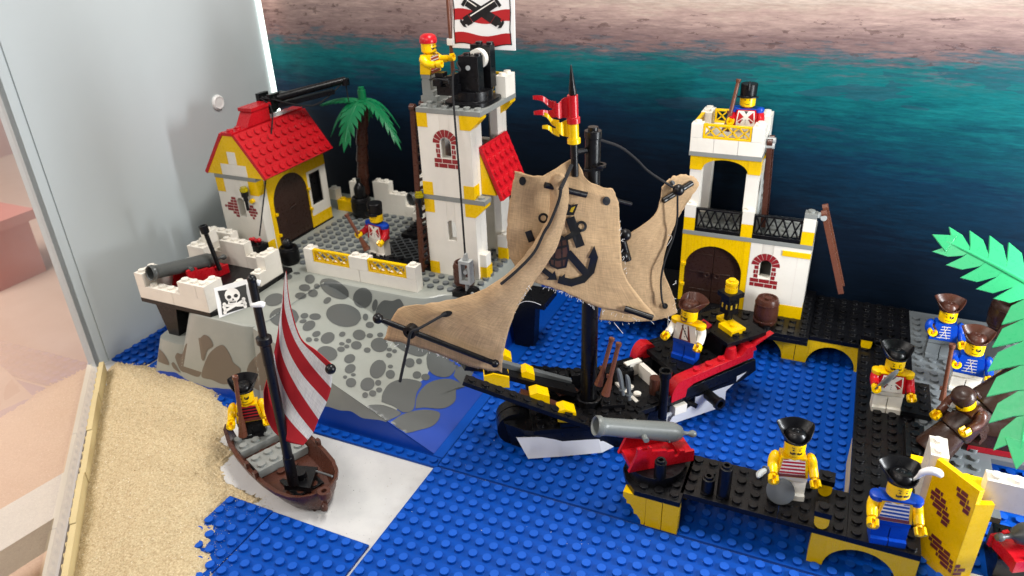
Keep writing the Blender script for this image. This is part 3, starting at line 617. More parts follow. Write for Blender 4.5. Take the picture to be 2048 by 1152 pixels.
def minifig(loc, rz, label, torso='yellow', arms='yellow', legs='white', hip=None, head_rot=0, hat=None, prints='stripes', pc=('p_red', 'p_white'), epaul=None, face='smile', armL=20, armR=20, sit=False, group='toy figures', lean=0, hands='skin', tilt=(0, 0, 0)):
    T = thing('toy_figure', label, 'toy figure', loc, rz, group, rot=(tilt[0], tilt[1], rz))
    hip = hip or legs; zb = 0
    def legm(b, s_):
        x0, x1 = (.03, .97) if s_ > 0 else (-.97, -.03)
        if sit: b.prism([(.48, .35), (.48, .95), (.2, 1.2), (-.2, 1.2), (-1.35, 1.0), (-1.9, 1.0), (-1.9, .35)], x0, x1, 'x')
        else: b.prism([(-.62, 0), (.42, 0), (.42, 1.2), (.3, 1.5), (0, 1.6), (-.28, 1.5), (-.38, 1.2), (-.38, .45), (-.62, .4)], x0, x1, 'x')
    for s_ in (-1, 1): part('leg', legs, T, lambda b: legm(b, s_))
    z0 = -.4 if sit else 0
    part('hips', hip, T, lambda b: (b.box(-.98, -.44, 1.45 + z0, .98, .44, 1.78 + z0), b.cyl((-.5, 0, 1.25 + z0), .36, 1.0, 12, ax='x')))
    zt = 1.78 + z0
    tb = MB(); tb.add([(-1.02, -.47, zt), (1.02, -.47, zt), (1.02, .47, zt), (-1.02, .47, zt), (-.76, -.47, zt + 1.52), (.76, -.47, zt + 1.52), (.76, .47, zt + 1.52), (-.76, .47, zt + 1.52)],
                      [(0, 3, 2, 1), (4, 5, 6, 7), (0, 1, 5, 4), (1, 2, 6, 5), (2, 3, 7, 6), (3, 0, 4, 7)])
    tb.cyl((0, 0, zt + 1.5), .38, .16, 14); tb.build('torso', torso, T)
    fn = lambda x, z: (x * (1.0 - .25 * z / 1.52), -.485, zt + z)
    P = []
    if prints == 'stripes':
        decal([[(-.82, .26), (.82, .26), (.84, 1.38), (.4, 1.46), (0, 1.36), (-.4, 1.46), (-.84, 1.38)]], pc[1], T, 'printed_shirt', fn)
        fn2 = lambda x, z: (x * (1.0 - .25 * z / 1.52), -.492, zt + z)
        decal([rect(-.82, .32 + .27 * i, .82, .47 + .27 * i) for i in range(4)] + ([rect(-.83, 1.37, -.4, 1.43), rect(.4, 1.37, .83, 1.43)] if pc[0] != 'p_black' else []), pc[0], T, 'printed_stripes', fn2)
        decal([rect(-.86, .04, .86, .28)], 'p_rust', T, 'printed_belt', fn)
    elif prints == 'soldier':
        decal([[(-.8, .02), (.8, .02), (.86, 1.4), (-.86, 1.4)]], 'p_white', T, 'printed_coat', fn)
        fn2 = lambda x, z: (x * (1.0 - .25 * z / 1.52), -.492, zt + z)
        decal([[(-.74, 1.3), (-.74, .5), (-.2, .88)], [(.74, 1.3), (.74, .5), (.2, .88)], [(-.7, .42), (-.3, .72), (-.44, .3)], [(.7, .42), (.3, .72), (.44, .3)]], 'p_red', T, 'printed_lapels', fn2)
        decal([[(-.22, 1.38), (.22, 1.38), (0, 1.1)]] + [ell(-.3 - .1 * i, .62 - .12 * i, .07, .05, n=6) for i in range(3)] + [ell(.3 + .1 * i, .62 - .12 * i, .07, .05, n=6) for i in range(3)] + [ell(0, .3 + .16 * i, .04, n=6) for i in range(3)], 'p_dk', T, 'printed_buttons', fn2)
    elif prints == 'braid':
        decal(sum([line2([(-.5 + .03 * i, .25 + .25 * i), (.5 - .02 * i, .3 + .25 * i)], .06) for i in range(5)], []) + line2([(-.25, .2), (.2, 1.35)], .05) + line2([(.25, .2), (-.2, 1.35)], .05), 'p_mortar', T, 'printed_braid', fn)
    elif prints == 'coat':
        decal([[(-.32, 1.42), (.32, 1.42), (.5, 0.02), (-.5, .02)]], 'p_rust', T, 'printed_vest', fn)
        fn2 = lambda x, z: (x * (1.0 - .25 * z / 1.52), -.492, zt + z)
        decal([[(-.2, 1.42), (.2, 1.42), (.28, .1), (-.28, .1)]], 'p_white', T, 'printed_shirt', fn2)
        fn3 = lambda x, z: (x * (1.0 - .25 * z / 1.52), -.498, zt + z)
        decal(line2([(-.4, 1.35), (.3, .2)], .1) + [ell(0, .4 + .25 * i, .05, n=6) for i in range(4)], 'p_dk', T, 'printed_belt', fn3)
    for s_ in (-1, 1):
        ang = armL if s_ > 0 else armR
        Mx = Matrix.Translation((s_ * .92, 0, zt + 1.15)) @ Matrix.Rotation(rad(-s_ * 14), 4, 'Y') @ Matrix.Rotation(rad(-ang), 4, 'X')
        b = MB(); b.M = Mx
        b.tube(catmull([(s_ * -.05, .0, .18), (s_ * .1, 0, .08), (s_ * .16, .02, -.25), (s_ * .17, -.05, -.55), (s_ * .17, -.28, -.85), (s_ * .15, -.5, -1.05)], 3), [.16, .26, .33, .36, .36, .36, .35, .34, .33, .32, .31, .3, .3, .29, .28, .27], 12)
        b.build('arm', arms, T)
        b = MB(); b.M = Mx @ Matrix.Translation((s_ * .15, -.46, -1.02)) @ Matrix.Rotation(rad(-48), 4, 'X')
        b.tube([(0, 0, .05), (0, 0, -.2)], .15, 10); b.M = b.M @ Matrix.Translation((0, -.02, -.42)) @ Matrix.Rotation(rad(-90), 4, 'Z'); hand_mesh(b, (0, 0, 0)); b.build('hand', hands, T)
    if epaul:
        b = MB()
        for s_ in (-1, 1):
            b.lathe([(.001, .12), (.28, .11), (.42, .05), (.44, -.08), (.4, -.28), (.34, -.28)], 16, (s_ * 1.0, 0, zt + 1.52))
        b.box(-.9, -.5, zt + 1.5, .9, .5, zt + 1.6); b.build('epaulettes', epaul, T)
    zh = zt + 1.6 + (.08 if epaul else 0)
    b = MB(); b.lathe([(.4, 0), (.55, .04), (.635, .14), (.64, .3), (.64, .85), (.6, .98), (.45, 1.06), (.32, 1.07), (.31, 1.2), (.001, 1.2)], 24); hd = b.build('head', 'skin', T, loc=(0, 0, zh), rot=(0, 0, head_rot))
    fc = lambda x, z: (.65 * math.sin(x / .64), -.65 * math.cos(x / .64), z)
    P = [ell(-.19, .66, .055, n=8), ell(.19, .66, .055, n=8)]
    if face == 'smile': P += line2([(-.2, .36), (-.1, .3), (0, .28), (.1, .3), (.2, .36)], .045)
    if face in ('tash', 'beard'):
        for s_ in (-1, 1): P += [[(0, .44), (s_ * .12, .5), (s_ * .27, .43), (s_ * .38, .5), (s_ * .36, .34), (s_ * .22, .3), (s_ * .08, .36)]]
        P += line2([(-.3, .83), (-.12, .8)], .05) + line2([(.12, .8), (.3, .83)], .05)
    if face == 'patch': P += [[(.02, .75), (.36, .78), (.36, .56), (.2, .48), (.04, .58)]] + line2([(-.55, .95), (-.2, .86), (.1, .74)], .05) + line2([(-.2, .36), (0, .3), (.2, .34)], .045)
    decal(P, 'p_black', hd, 'printed_face', fc)
    if face == 'beard': decal([[(-.42, .5), (-.3, .28), (-.1, .12), (.1, .12), (.3, .28), (.42, .5), (.36, .22), (.18, .03), (-.18, .03), (-.36, .22)]], 'p_rust', hd, 'printed_beard', lambda x, z: fc(x, z))
    zz = zh + .93
    if hat and hat[0] == 'tricorne': tricorne(hat[1], T, zz, head_rot, len(hat) > 2)
    elif hat and hat[0] == 'shako':
        b = MB(); b.lathe([(.66, -.08), (.67, .05), (.7, .95), (.66, 1.0), (.001, 1.0)], 24); b.prism([(.6 * math.sin(rad(t)) * 1.0, -.6 * math.cos(rad(t))) for t in range(-60, 61, 15)] + [(1.0 * math.sin(rad(t)), -1.0 * math.cos(rad(t))) for t in range(60, -61, -15)], -.06, .03, 'z')
        b.tube([(0, -.72, .55), (0, -.74, 1.0), (0, -.7, 1.3)], [.1, .13, .05], 8); b.build('hat', 'black', T, loc=(0, 0, zz), rot=(0, 0, head_rot))
    elif hat and hat[0] == 'bandana':
        b = MB(); b.lathe([(.72, -.12), (.74, .0), (.73, .2), (.62, .45), (.4, .58), (.001, .62)], 24); b.sphere((.35, .68, -.1), .2, 10, 6); b.tube([(.4, .7, -.15), (.5, .72, -.45), (.45, .7, -.7)], [.14, .13, .05], 8); b.tube([(.33, .72, -.1), (.2, .8, -.35)], [.13, .06], 8)
        b.build('hat', hat[1], T, loc=(0, 0, zz), rot=(0, 0, head_rot))
    return T
def musket(p, q, label, side=(1, 0, 0)):
    """p butt end, q muzzle"""
    p, q = Vector(p), Vector(q); d = q - p
    T = thing('musket', label, 'musket', p, 0, 'brown toy muskets')
    z = Vector((0, 0, 0))
    part('barrel', 'rbrown', T, lambda b: (b.tube([d * .35, d * .93], .16, 10), b.tube([d * .93, d * .95, d, d * .97], [.16, .22, .22, .1], 12)))
    s_ = Vector(side)
    part('stock', 'rbrown', T, lambda b: (b.tube([z - s_ * .05, d * .18, d * .38], [.34, .26, .15], 8), b.bar(d * .36 - s_ * .3, d * .36 + s_ * .12, .16, .28)))
    return T
def sword(p, q, label, mat='silver', hilt='dgrey'):
    p, q = Vector(p), Vector(q); d = q - p; s_ = d.normalized().cross(Vector((0, 0, 1))).normalized()
    T = thing('sword', label, 'sword', p, 0, 'toy swords')
    part('blade', mat, T, lambda b: b.tube(catmull([d * .22, d * .5 + s_ * .05, d * .8 + s_ * .02, d * 1.0 - s_ * .1], 3), [.14, .17, .19, .2, .2, .2, .19, .16, .12, .04], 6))
    part('hilt', hilt, T, lambda b: (b.tube([Vector((0, 0, 0)), d * .25], .13, 8), b.tube([d * .2, d * .24], .28, 12)))
    return T
def barrel(loc, label, mat='brown', r=.95, h=2.2, lid=True, name='barrel'):
    T = thing(name, label, name, loc)
    def f(b):
        b.lathe([(r * .82, 0), (r * .9, h * .12), (r * .93, h * .13), (r * .93, h * .2), (r * .95, h * .21), (r, h * .45), (r, h * .55), (r * .95, h * .8), (r * .95, h * .82), (r * .93, h * .9), (r * .84, h), (r * .7, h), (r * .7, h * .94 if lid else h * .4), (.001, h * .94 if lid else h * .4)], 22)
    part('staves', mat, T, f)
    part('hoops', mat, T, lambda b: [b.lathe([(r * k - .01, z), (r * k + .05, z), (r * k + .05, z + .14), (r * k - .01, z + .14)], 22) for k, z in ((.93, h * .14), (.94, h * .78))])
    if lid: part('lid', mat, T, lambda b: b.stud(0, 0, h * .94))
    return T

# ------------------------------------------------------------------ house on the rock
HS = thing('toy_house', 'white and yellow brick house with red studded roof and brown arched door', 'house', (-30.7, 13.9, 7.2))
part('foundation_plate', 'black', HS, lambda b: b.box(-.1, -.06, 0, 5.1, 10.25, .14))
part('front_wall', 'white', HS, lambda b: b.wall(0, 5, .14, 7.5, 0, .9, 2.15, 3.0, 3.75, 5.65))
part('back_wall', 'white', HS, lambda b: b.box(0, 9.3, .14, 4.1, 10.2, 7.5)); part('side_wall', 'white', HS, lambda b: b.box(0, .92, .14, .9, 9.28, 7.5))
for x, z, h in ((0, 6.1, 1.39), (4, 6.1, 1.39), (4, .14, 1.2), (0, .14, 1.2)): part('corner_brick', 'yellow', HS, lambda b: b.box(x - .012 if x == 0 else x, -.012, z, x + 1 if x == 0 else x + 1.012, 1.0, z + h))
fx = lambda y, z: (5.02, y, z)
# door side: white pier, yellow arch, brown door, window bay
part('pier', 'white', HS, lambda b: b.box(4.12, .91, .14, 5.0, 1.15, 7.5))
part('door_arch', 'yellow', HS, lambda b: (b.wall(1.15, 7.1, .14, 7.5, 4.3, 5.005, 1.75, 6.9, .14, 6.95, True, 'x', n=20)))
DR = part('door', 'dbrown', HS, lambda b: b.prism([(1.72, .16), (6.93, .16), (6.93, 4.4)] + [(4.325 + 2.6 * math.cos(math.pi * i / 20), 4.38 + 2.6 * math.sin(math.pi * i / 20)) for i in range(21)] + [(1.72, 4.4)], 4.55, 4.95, 'x'))
part('door_handle', 'dbrown', DR, lambda b: (b.tube([(4.95, 4.0, 3.4), (5.08, 4.1, 3.5), (5.08, 4.7, 3.62), (4.95, 4.8, 3.62)], .06, 8)))
for y, z in ((1.75, 3.4), (1.75, 1.2), (6.95, 4.3), (6.95, 2.1)): part('hinge', 'yellow', HS, lambda b: b.box(4.9, y - .12, z, 5.2, y + .2, z + .26))
part('window_bay', 'white', HS, lambda b: b.wall(7.1, 10.2, 1.34, 6.15, 4.1, 5.0, 7.45, 9.25, 2.45, 5.85, False, 'x'))
WN = part('window', 'black', HS, lambda b: b.wall(7.45, 9.25, 2.45, 5.85, 4.5, 4.9, 7.62, 9.08, 2.62, 5.68, False, 'x')); part('pane', 'black', WN, lambda b: b.box(4.6, 7.6, 2.6, 4.66, 9.1, 5.7))
part('bay_sill', 'yellow', HS, lambda b: b.box(4.1, 7.1, .14, 5.01, 10.21, 1.34)); part('bay_lintel', 'yellow', HS, lambda b: b.box(4.1, 7.1, 6.15, 5.01, 10.21, 7.5))
part('floor_plate', 'grey', HS, lambda b: b.box(-.02, -.05, 7.5, 5.02, 10.22, 7.86))
part('gable', 'yellow', HS, lambda b: b.prism([(-1, 7.86), (6, 7.86), (3.27, 11.72), (2.08, 11.72)], 0, 1, 'y'))
part('gable', 'yellow', HS, lambda b: b.prism([(-1, 7.86), (6, 7.86), (3.27, 11.72), (2.08, 11.72)], 9.2, 10.2, 'y'))
part('gable_brick', 'white', HS, lambda b: b.box(1.06, -.015, 7.87, 4.16, .5, 8.97)); part('gable_brick', 'white', HS, lambda b: b.box(2.14, -.015, 8.98, 3.15, .5, 10.2))
for sd in (1, -1):
    a = Vector((2.65 + sd * .62, 0, 11.74)); e = Vector((2.65 + sd * 3.5, 0, 7.78)); d = (e - a); l = d.length; d.normalize(); nrm = Vector((d.z * -sd, 0, d.x * sd)); nrm = nrm if nrm.z > 0 else -nrm
    def roof(b):
        b.M = Matrix(((d.x, 0, nrm.x, a.x), (0, 1, 0, 0), (d.z, 0, nrm.z, a.z), (0, 0, 0, 1)))
        b.box(0, -.06, 0, l, 10.26, .32)
        for i in range(5):
            for j in range(10): b.cyl(((i + .5) * l / 5, .1 + (j + .5) * 1.0, .31), .32, .19, 12, bot=False)
    part('roof_slope', 'red', HS, roof)
part('ridge_plate', 'red', HS, lambda b: (b.box(2.03, -.05, 11.74, 3.28, 10.25, 12.02), b.studs(2.15, 0, 1, 2, 12.02)))
CH = part('chimney', 'red', HS, lambda b: (b.prism([(2.0, 12.02), (5.3, 12.02), (5.3, 13.3), (3.0, 13.3)], 1.95, 3.35, 'x')))
part('chimney_cap', 'red', CH, lambda b: b.box(1.85, 2.8, 13.3, 3.45, 5.6, 13.62))
torch(HS, 3.75, -.42, 6.2)
part('torch_clip', 'yellow', HS, lambda b: b.cyl((4.25, -.35, 5.6), .22, .36, 12, ax='y'))
ff = lambda x, z: (x, -.02, z + 3.3)
for cx, rows in ((1.5, [(.15, .62, 0), (-.15, .62, .3), (-.75, .62, 0), (-1.05, .62, .5), (-.62, .62, 0), (-.2, .62, .4), (-.05, .55, 0)]), (3.9, [(-.2, .1, 0), (-.45, .35, .4), (-.55, .6, 0), (-.5, .5, .3), (-.3, .2, 0)])):
    patch(HS, lambda x, z, cx=cx: ff(cx + x, z + .3), rows, 'p_brick')
part('rear_panel', 'dgrey', HS, lambda b: b.box(1.4, 1.1, 3.2, 3.6, 1.2, 6.2))
# black crane on the house roof
cb = Vector((-28.1, 17.9, 19.2))
tip = PX(690, 160, y=26.0)
CR = thing('toy_crane', 'black crane arm on the red house roof with long dark string', 'crane', cb)
part('bracket', 'black', CR, lambda b: (b.box(-.7, -.9, 0, .7, .9, 1.1), b.box(-.75, .9, .5, .75, 2.4, 1.0), b.box(-.9, 1.6, .9, -.5, 3.0, 2.3), b.box(.5, 1.6, .9, .9, 3.0, 2.3), b.cyl((-1, 2.3, 1.7), .3, 2, 12, ax='x')))
tr_ = tip - cb
s0 = Vector((0, 2.0, 1.6))
part('arm', 'black', CR, lambda b: (b.tube([s0, s0 + (tr_ - s0) * .5, tr_], [.42, .38, .34], 12), b.bar(s0 + Vector((0, 0, -.7)), tr_ * .86 + Vector((0, 0, -.55)), .7, .45), b.tube([tr_ + Vector((0, 0, -.5)), tr_ + Vector((0, 0, .15))], .42, 12)))
part('winch_drum', 'black', CR, lambda b: [b.cyl((-.6, 2.6 + k * 1.1, 1.0 + k * .25), .42, 1.2, 12, ax='x') for k in range(3)])
re = PX(519, 472, z=10.2) - cb
rt = PX(545, 225, x=-26.9) - cb
part('string', 'rope', CR, lambda b: (b.tube(catmull([tr_, tr_ * .6 + Vector((.2, 0, -.9)), s0 + Vector((.4, -.9, .5)), rt, (rt + re) / 2 + Vector((0.05, 0, 0)), re], 5), .075, 6), b.tube([tr_, tr_ + Vector((.1, 0, -2.2))], .06, 6)))

# ------------------------------------------------------------------ fence at the rim of the yard
FN = thing('low_wall', 'low white wall with two yellow lattice panels along the rock edge', 'wall', (-19.8, 12.05, 7.2))
part('brick', 'white', FN, lambda b: b.box(.01, .01, 0, 5.98, .99, 1.2)); part('brick', 'white', FN, lambda b: b.box(6.02, .01, 0, 11.98, .99, 1.2))
for x, w in ((0, 1), (5, 2), (11, 1)): part('brick', 'white', FN, lambda b: b.brick(x, 0, 1.21, w, 1, 1.2))
for x in (1, 7): part('lattice', 'yellow', FN, lambda b: lattice(b, x + .02, x + 3.98, 1.22, 2.44, .05, .38, 4))

# ------------------------------------------------------------------ watch tower with winch
TW = thing('watch_tower', 'tall white and yellow tower with printed brick window and red lean-to roof', 'tower', (-8.75, 16.1, 7.2))
for k, z in enumerate((0, 7.62)):
    fz = z + .02
    if k == 0: part('front_wall', 'white', TW, lambda b: b.wall(0, 4.95, fz, z + 7.22, 0, .8, 2.1, 2.98, 3.5, 5.45))
    else: part('front_wall', 'white', TW, lambda b: b.wall(0, 4.95, fz, z + 7.18, 0, .8, 2.06, 3.04, 11.05, 12.85))
    part('right_return', 'white', TW, lambda b: b.box(4.0, .81, fz, 4.95, 2.0, z + 7.2))
    part('left_wall', 'white', TW, lambda b: b.box(0, .81, fz, .8, 6.2, z + 7.2))
    if k == 0: part('back_wall', 'white', TW, lambda b: b.box(0, 6.2, fz, 4.95, 7.0, z + 7.2))
    else: part('back_wall', 'white', TW, lambda b: b.wall(0, 4.95, fz, z + 7.18, 6.2, 7.0, 2.3, 3.6, z + 3.4, z + 6.2))
    part('back_return', 'white', TW, lambda b: b.box(4.2, 5.2, fz, 4.94, 6.19, z + 7.2))
    part('corner_brick', 'yellow', TW, lambda b: b.box(-.015, -.015, z + .01, .98, .5, z + 1.2)); part('corner_brick', 'yellow', TW, lambda b: b.box(-.015, -.015, z + 6.0, .98, .5, z + 7.2))
    if k: part('corner_brick', 'yellow', TW, lambda b: b.box(3.98, -.015, z + .01, 4.97, 1.02, z + 1.2))
    for y, d in ((0, 1.1), (5.9, 1.1)):
        part('bracket_brick', 'yellow', TW, lambda b: b.prism([(4.0, z + 6.0), (4.97, z + 6.0), (5.9, z + 6.95), (5.9, z + 7.2), (4.0, z + 7.2)], y - .02, y + d, 'y'))
part('mid_plate', 'grey', TW, lambda b: (b.box(-.02, -.03, 7.22, 5.92, 1.3, 7.62), b.box(-.02, 1.3, 7.22, 1.2, 7.03, 7.62), b.stud(5.4, .5, 7.62), b.box(1.2, 6.0, 7.22, 5.92, 7.03, 7.62)))
part('top_plate', 'grey', TW, lambda b: (b.box(-.02, -.03, 14.82, 5.95, 7.03, 15.2), b.studs(0, 0, 6, 7, 15.2, skip=lambda x, y: 1.6 < x < 5.9 and .9 < y < 5.9)))
for x, y in ((4.6, 0.3), (4.6, 4.75)):
    part('foot_brick', 'yellow', TW, lambda b: b.brick(x, y, 0, 1, 1.2, 1.2, 0, False)); part('foot_brick', 'white', TW, lambda b: b.brick(x, y, 1.21, 1, 1, 1.2, 0, y > 2))
fw = lambda x, z: (x, -.02, z)
brick_print(TW, fw, 2.55, 11.08, 'arch')
part('roof_cheek', 'yellow', TW, lambda b: b.prism([(4.97, 7.7), (6.35, 7.7), (4.97, 11.3)], 1.4, 1.9, 'y'))
ra_, re_ = Vector((4.85, 0, 11.8)), Vector((6.75, 0, 7.25)); d = re_ - ra_; l = d.length; d.normalize(); nrm = Vector((-d.z, 0, d.x))
def lroof(b):
    b.M = Matrix(((d.x, 0, nrm.x, ra_.x), (0, 1, 0, 0), (d.z, 0, nrm.z, ra_.z), (0, 0, 0, 1))); b.box(0, 1.35, 0, l, 6.6, .32)
    for i in range(5):
        for j in range(5): b.cyl(((i + .5) * l / 5, 1.4 + (j + .5) * 1.03, .31), .3, .19, 12, bot=False)
part('lean_to_roof', 'red', TW, lroof)
bk(TW, -.02, 6, 15.21, 1, 1); bk(TW, 4.95, 5, 15.21, 1, 2, 1.8)
part('lattice', 'yellow', TW, lambda b: lattice(b, 1.0, 4.98, 15.22, 16.44 + .6, 6.3, 6.6, 4))
bk(TW, -.6, 1.9, 14.9, 1.6, 2, .8, 'grey', False)
torch(TW, -.35, -.25, 7.0)
minifig((-6.6, 20.8, 15.0 - .18), rad(20), 'soldier in red coat standing inside the tower behind its printed window', 'red', 'red', 'white', prints='soldier', hat=('shako',), epaul='blue', group='toy soldiers with tall black hats')
WI = thing('toy_winch', 'black winch with string and grey hook on top of the tower', 'winch', (-5.0, 19.2, 22.42))
part('turntable', 'black', WI, lambda b: (b.prism(smooth_poly([(-1.9, -2.2), (2.0, -2.2), (2.0, 2.2), (-1.9, 2.2)], 2, .2), 0, .32, 'z'), b.cyl((0, 0, .32), 1.75, .75, 28)))
part('cheek', 'black', WI, lambda b: (b.box(-.55, -1.2, 1.07, 1.25, -.25, 3.9), b.studs(-.45, -1.2, 2, 1, 3.9)))
part('cheek', 'black', WI, lambda b: (b.box(-.3, .6, 1.07, 1.5, 1.55, 4.5), b.studs(-.2, .6, 2, 1, 4.5)))
part('reel', 'white', WI, lambda b: b.cyl((.6, -.1, 3.5), .8, .6, 26, ax='y')); part('axle', 'silver', WI, lambda b: b.cyl((.35, -1.25, 3.0), .2, .3, 14, ax='y'))
part('jib', 'black', WI, lambda b: (b.box(-1.9, -2.6, 1.0, -.4, -.9, 1.7), b.box(-2.0, -3.0, 1.8, -1.3, -1.4, 2.3), b.box(-.9, -2.7, 1.7, -.5, -1.2, 2.6), b.cyl((-2.0, -2.5, 2.2), .3, 1.3, 12, ax='x'), b.box(-1.9, -2.7, 2.5, -1.2, -1.9, 2.8)))
hk = PX(931, 520, y=13.2) - Vector((-5.0, 19.2, 22.42)); jt = PX(905, 160, y=16.2) - Vector((-5.0, 19.2, 22.42))
part('string', 'rope', WI, lambda b: (b.tube(catmull([(.4, -.3, 3.9), (-.6, -1.2, 3.4), jt + Vector((.3, .8, .6)), jt, (jt + hk) / 2, hk], 5), .085, 6)))
def hook(b):
    b.M = Matrix.Translation(hk) @ Matrix.Scale(1.2, 4)
    b.box(-.45, -.3, -1.55, -.25, .3, -.25); b.box(.25, -.3, -1.55, .45, .3, -.25); b.box(-.45, -.3, -.25, .45, .3, -.02); b.box(-.45, -.3, -1.8, .45, .3, -1.55); b.cyl((0, -.2, -.9), .17, .4, 12, ax='y'); b.prism([(-.2, 0), (.2, 0), (.1, .5), (-.02, .5)], -.14, .14, 'y')
    b.tube(catmull([(0, 0, -1.7), (0, 0, -2.3), (-.05, 0, -2.6), (.05, 0, -2.8), (.35, 0, -2.75), (.4, 0, -2.5)], 3), .16, 8)
part('hook_block', 'silver', WI, hook)
# flag on the tower
fp = Vector((-8.2, 21.6, 22.4)); fpx = PX(900, 60, y=21.6)
FL = thing('flag', 'white flag with red waves and crossed black cannons on brown tower pole', 'flag', (fpx.x, 21.6, 22.42))
part('pole', 'rbrown', FL, lambda b: (b.cyl((0, 0, 0), .17, 14, 10), b.cyl((0, 0, 0), .34, .5, 12)))
def px2(u, v): q = PX(u, v, y=21.6); return (q.x - fpx.x, q.z - 22.42)
c0, c1, c2, c3 = px2(905, 95), px2(1031, 101), px2(1029, -8), px2(908, -18)
c2 = (c2[0], c1[1] + 5.0); c3 = (c3[0], c0[1] + 5.0)
part('cloth', 'cap', FL, lambda b: (b.prism([c0, c1, c2, c3], -.07, .07, 'y'), b.box(-.28, -.2, c0[1] + .2, c0[0] + .1, .2, c0[1] + .75), b.box(-.28, -.2, c3[1] - .8, c0[0] + .1, .2, c3[1] - .25)))
w = c1[0] - c0[0]
def fmap(s_, t): return (c0[0] + .35 + s_ * (w - .65), -.085, c0[1] + .3 + t * 4.45)
def wave(t0, t1, n=12):
    f = lambda s_: .035 * math.sin(s_ * 7.5 + .6)
    return [(i / n, t0 + f(i / n)) for i in range(n + 1)] + [(i / n, t1 + f(i / n)) for i in range(n, -1, -1)]
decal([wave(.0, .2), wave(.42, .62), wave(.86, 1.0)], 'p_red', FL, 'printed_waves', fmap)
decal(line2([(0, .01), (-.005, .3), (.02, .6), (.0, 1)], .018) + line2([(1, .03), (.98, .3), (1.0, .6), (.99, 1)], .018) + line2([p for p in wave(.0, .2)[:13]], .018), 'p_black', FL, 'printed_outline', lambda s_, t: (fmap(s_, t)[0], -.09, fmap(s_, t)[2]))
def gun(ax_, az, bx, bz):
    d_ = (bx - ax_, bz - az); l_ = math.hypot(*d_); ux, uz = d_[0] / l_, d_[1] / l_
    P = []
    for t0, t1, w0, w1 in ((0, .06, .05, .1), (.06, .1, .035, .05), (.1, .24, .085, .09), (.25, .92, .085, .075), (.93, 1.0, .105, .095)):
        a, c_ = (ax_ + d_[0] * t0, az + d_[1] * t0), (ax_ + d_[0] * t1, az + d_[1] * t1)
        P.append([(a[0] - uz * w0, a[1] + ux * w0), (c_[0] - uz * w1, c_[1] + ux * w1), (c_[0] + uz * w1, c_[1] - ux * w1), (a[0] + uz * w0, a[1] - ux * w0)])
    return P
fm2 = lambda o: (lambda s_, t: (fmap(s_, t)[0], -.085 - o, fmap(s_, t)[2]))
decal(gun(.14, .37, .80, .80), 'p_black', FL, 'printed_cannon', fm2(.012)); decal(gun(.86, .37, .2, .80), 'p_black', FL, 'printed_cannon', fm2(.018))
decal(line2([(.3, .52), (.74, .80)], .02) + line2([(.26, .80), (.42, .69)], .02), 'p_white', FL, 'printed_shine', fm2(.024))
decal([[(.4, .84), (.6, .84), (.66, .98), (.56, .92), (.5, 1.0), (.44, .92), (.34, .98)]], 'p_black', FL, 'printed_crown', fm2(.012)); decal([ell(.44, .865, .018, .012, n=6), ell(.5, .865, .018, .012, n=6), ell(.56, .865, .018, .012, n=6)], 'p_white', FL, 'printed_crown_gems', fm2(.024))

# ladder on the tower's left side
LD = thing('ladder', 'brown ladder leaning on the left side of the tower', 'ladder', (-9.35, 15.4, 7.3), rot=(rad(-4), 0, 0), group='brown toy ladders')
def ladder(T, n, w=1.6, mat='brown', step=.75):
    for s_ in (0, 1): part('rail', mat, T, lambda b: (b.box(-.22, s_ * w, 0, .22, s_ * w + .24, n * step), b.cyl((-.22, s_ * w + .12, n * step), .3, .44, 12, ax='x')))
    for i in range(n): part('rung', mat, T, lambda b: b.box(-.14, .24, .3 + i * step, .14, w, .46 + i * step))
ladder(LD, 20)

# ------------------------------------------------------------------ palms
def frond(L_, w, n, droop, th=.14, body=.42):
    """toothed leaf along +x, returns builder"""
    b = MB(); top = []
    spine = lambda t: Vector((L_ * t, 0, -droop * t * t + .25 * math.sin(t * 3)))
    for sd in (1, -1):
        for i in range(n):
            t0 = .08 + .88 * i / n; t1 = .08 + .88 * (i + 1) / n; wd = w * (math.sin(math.pi * min(1, .18 + t0 * .75)) ** .7) * (1 - .45 * t0)
            a, c_ = spine(t0), spine(t1); tipp = spine(min(1.06, t1 + .5 / n)) + Vector((0, sd * wd * .96, -.18 * wd)); inn = spine(t1 + .02) + Vector((0, sd * wd * body, -.05 * wd))
            m1 = spine((t0 + t1) / 2 + .22 / n) + Vector((0, sd * wd * .82, -.12 * wd))
            for z, o in ((th / 2, 1), (-th / 2, -1)): pass
            P = [a, spine(t0 + .02) + Vector((0, sd * wd * body, -.05 * wd)), m1, tipp, inn, c_]
            k = len(P); vs = [p + Vector((0, 0, th / 2)) for p in P] + [p - Vector((0, 0, th / 2)) for p in P]
            b.add(vs, [tuple(range(k)), tuple(range(2 * k - 1, k - 1, -1))] + [(j, (j + 1) % k, k + (j + 1) % k, k + j) for j in range(k)])
    e = spine(.96); tp = spine(1.12); P = [e + Vector((0, -.28 * w, 0)), tp, e + Vector((0, .28 * w, 0))]
    b.add([p + Vector((0, 0, th / 2)) for p in P] + [p - Vector((0, 0, th / 2)) for p in P], [(0, 1, 2), (5, 4, 3), (0, 1, 4, 3), (1, 2, 5, 4), (2, 0, 3, 5)])
    b.tube([spine(i / 8) + Vector((0, 0, .02)) for i in range(9)], [.2, .19, .18, .16, .15, .13, .12, .1, .06], 8)
    return b
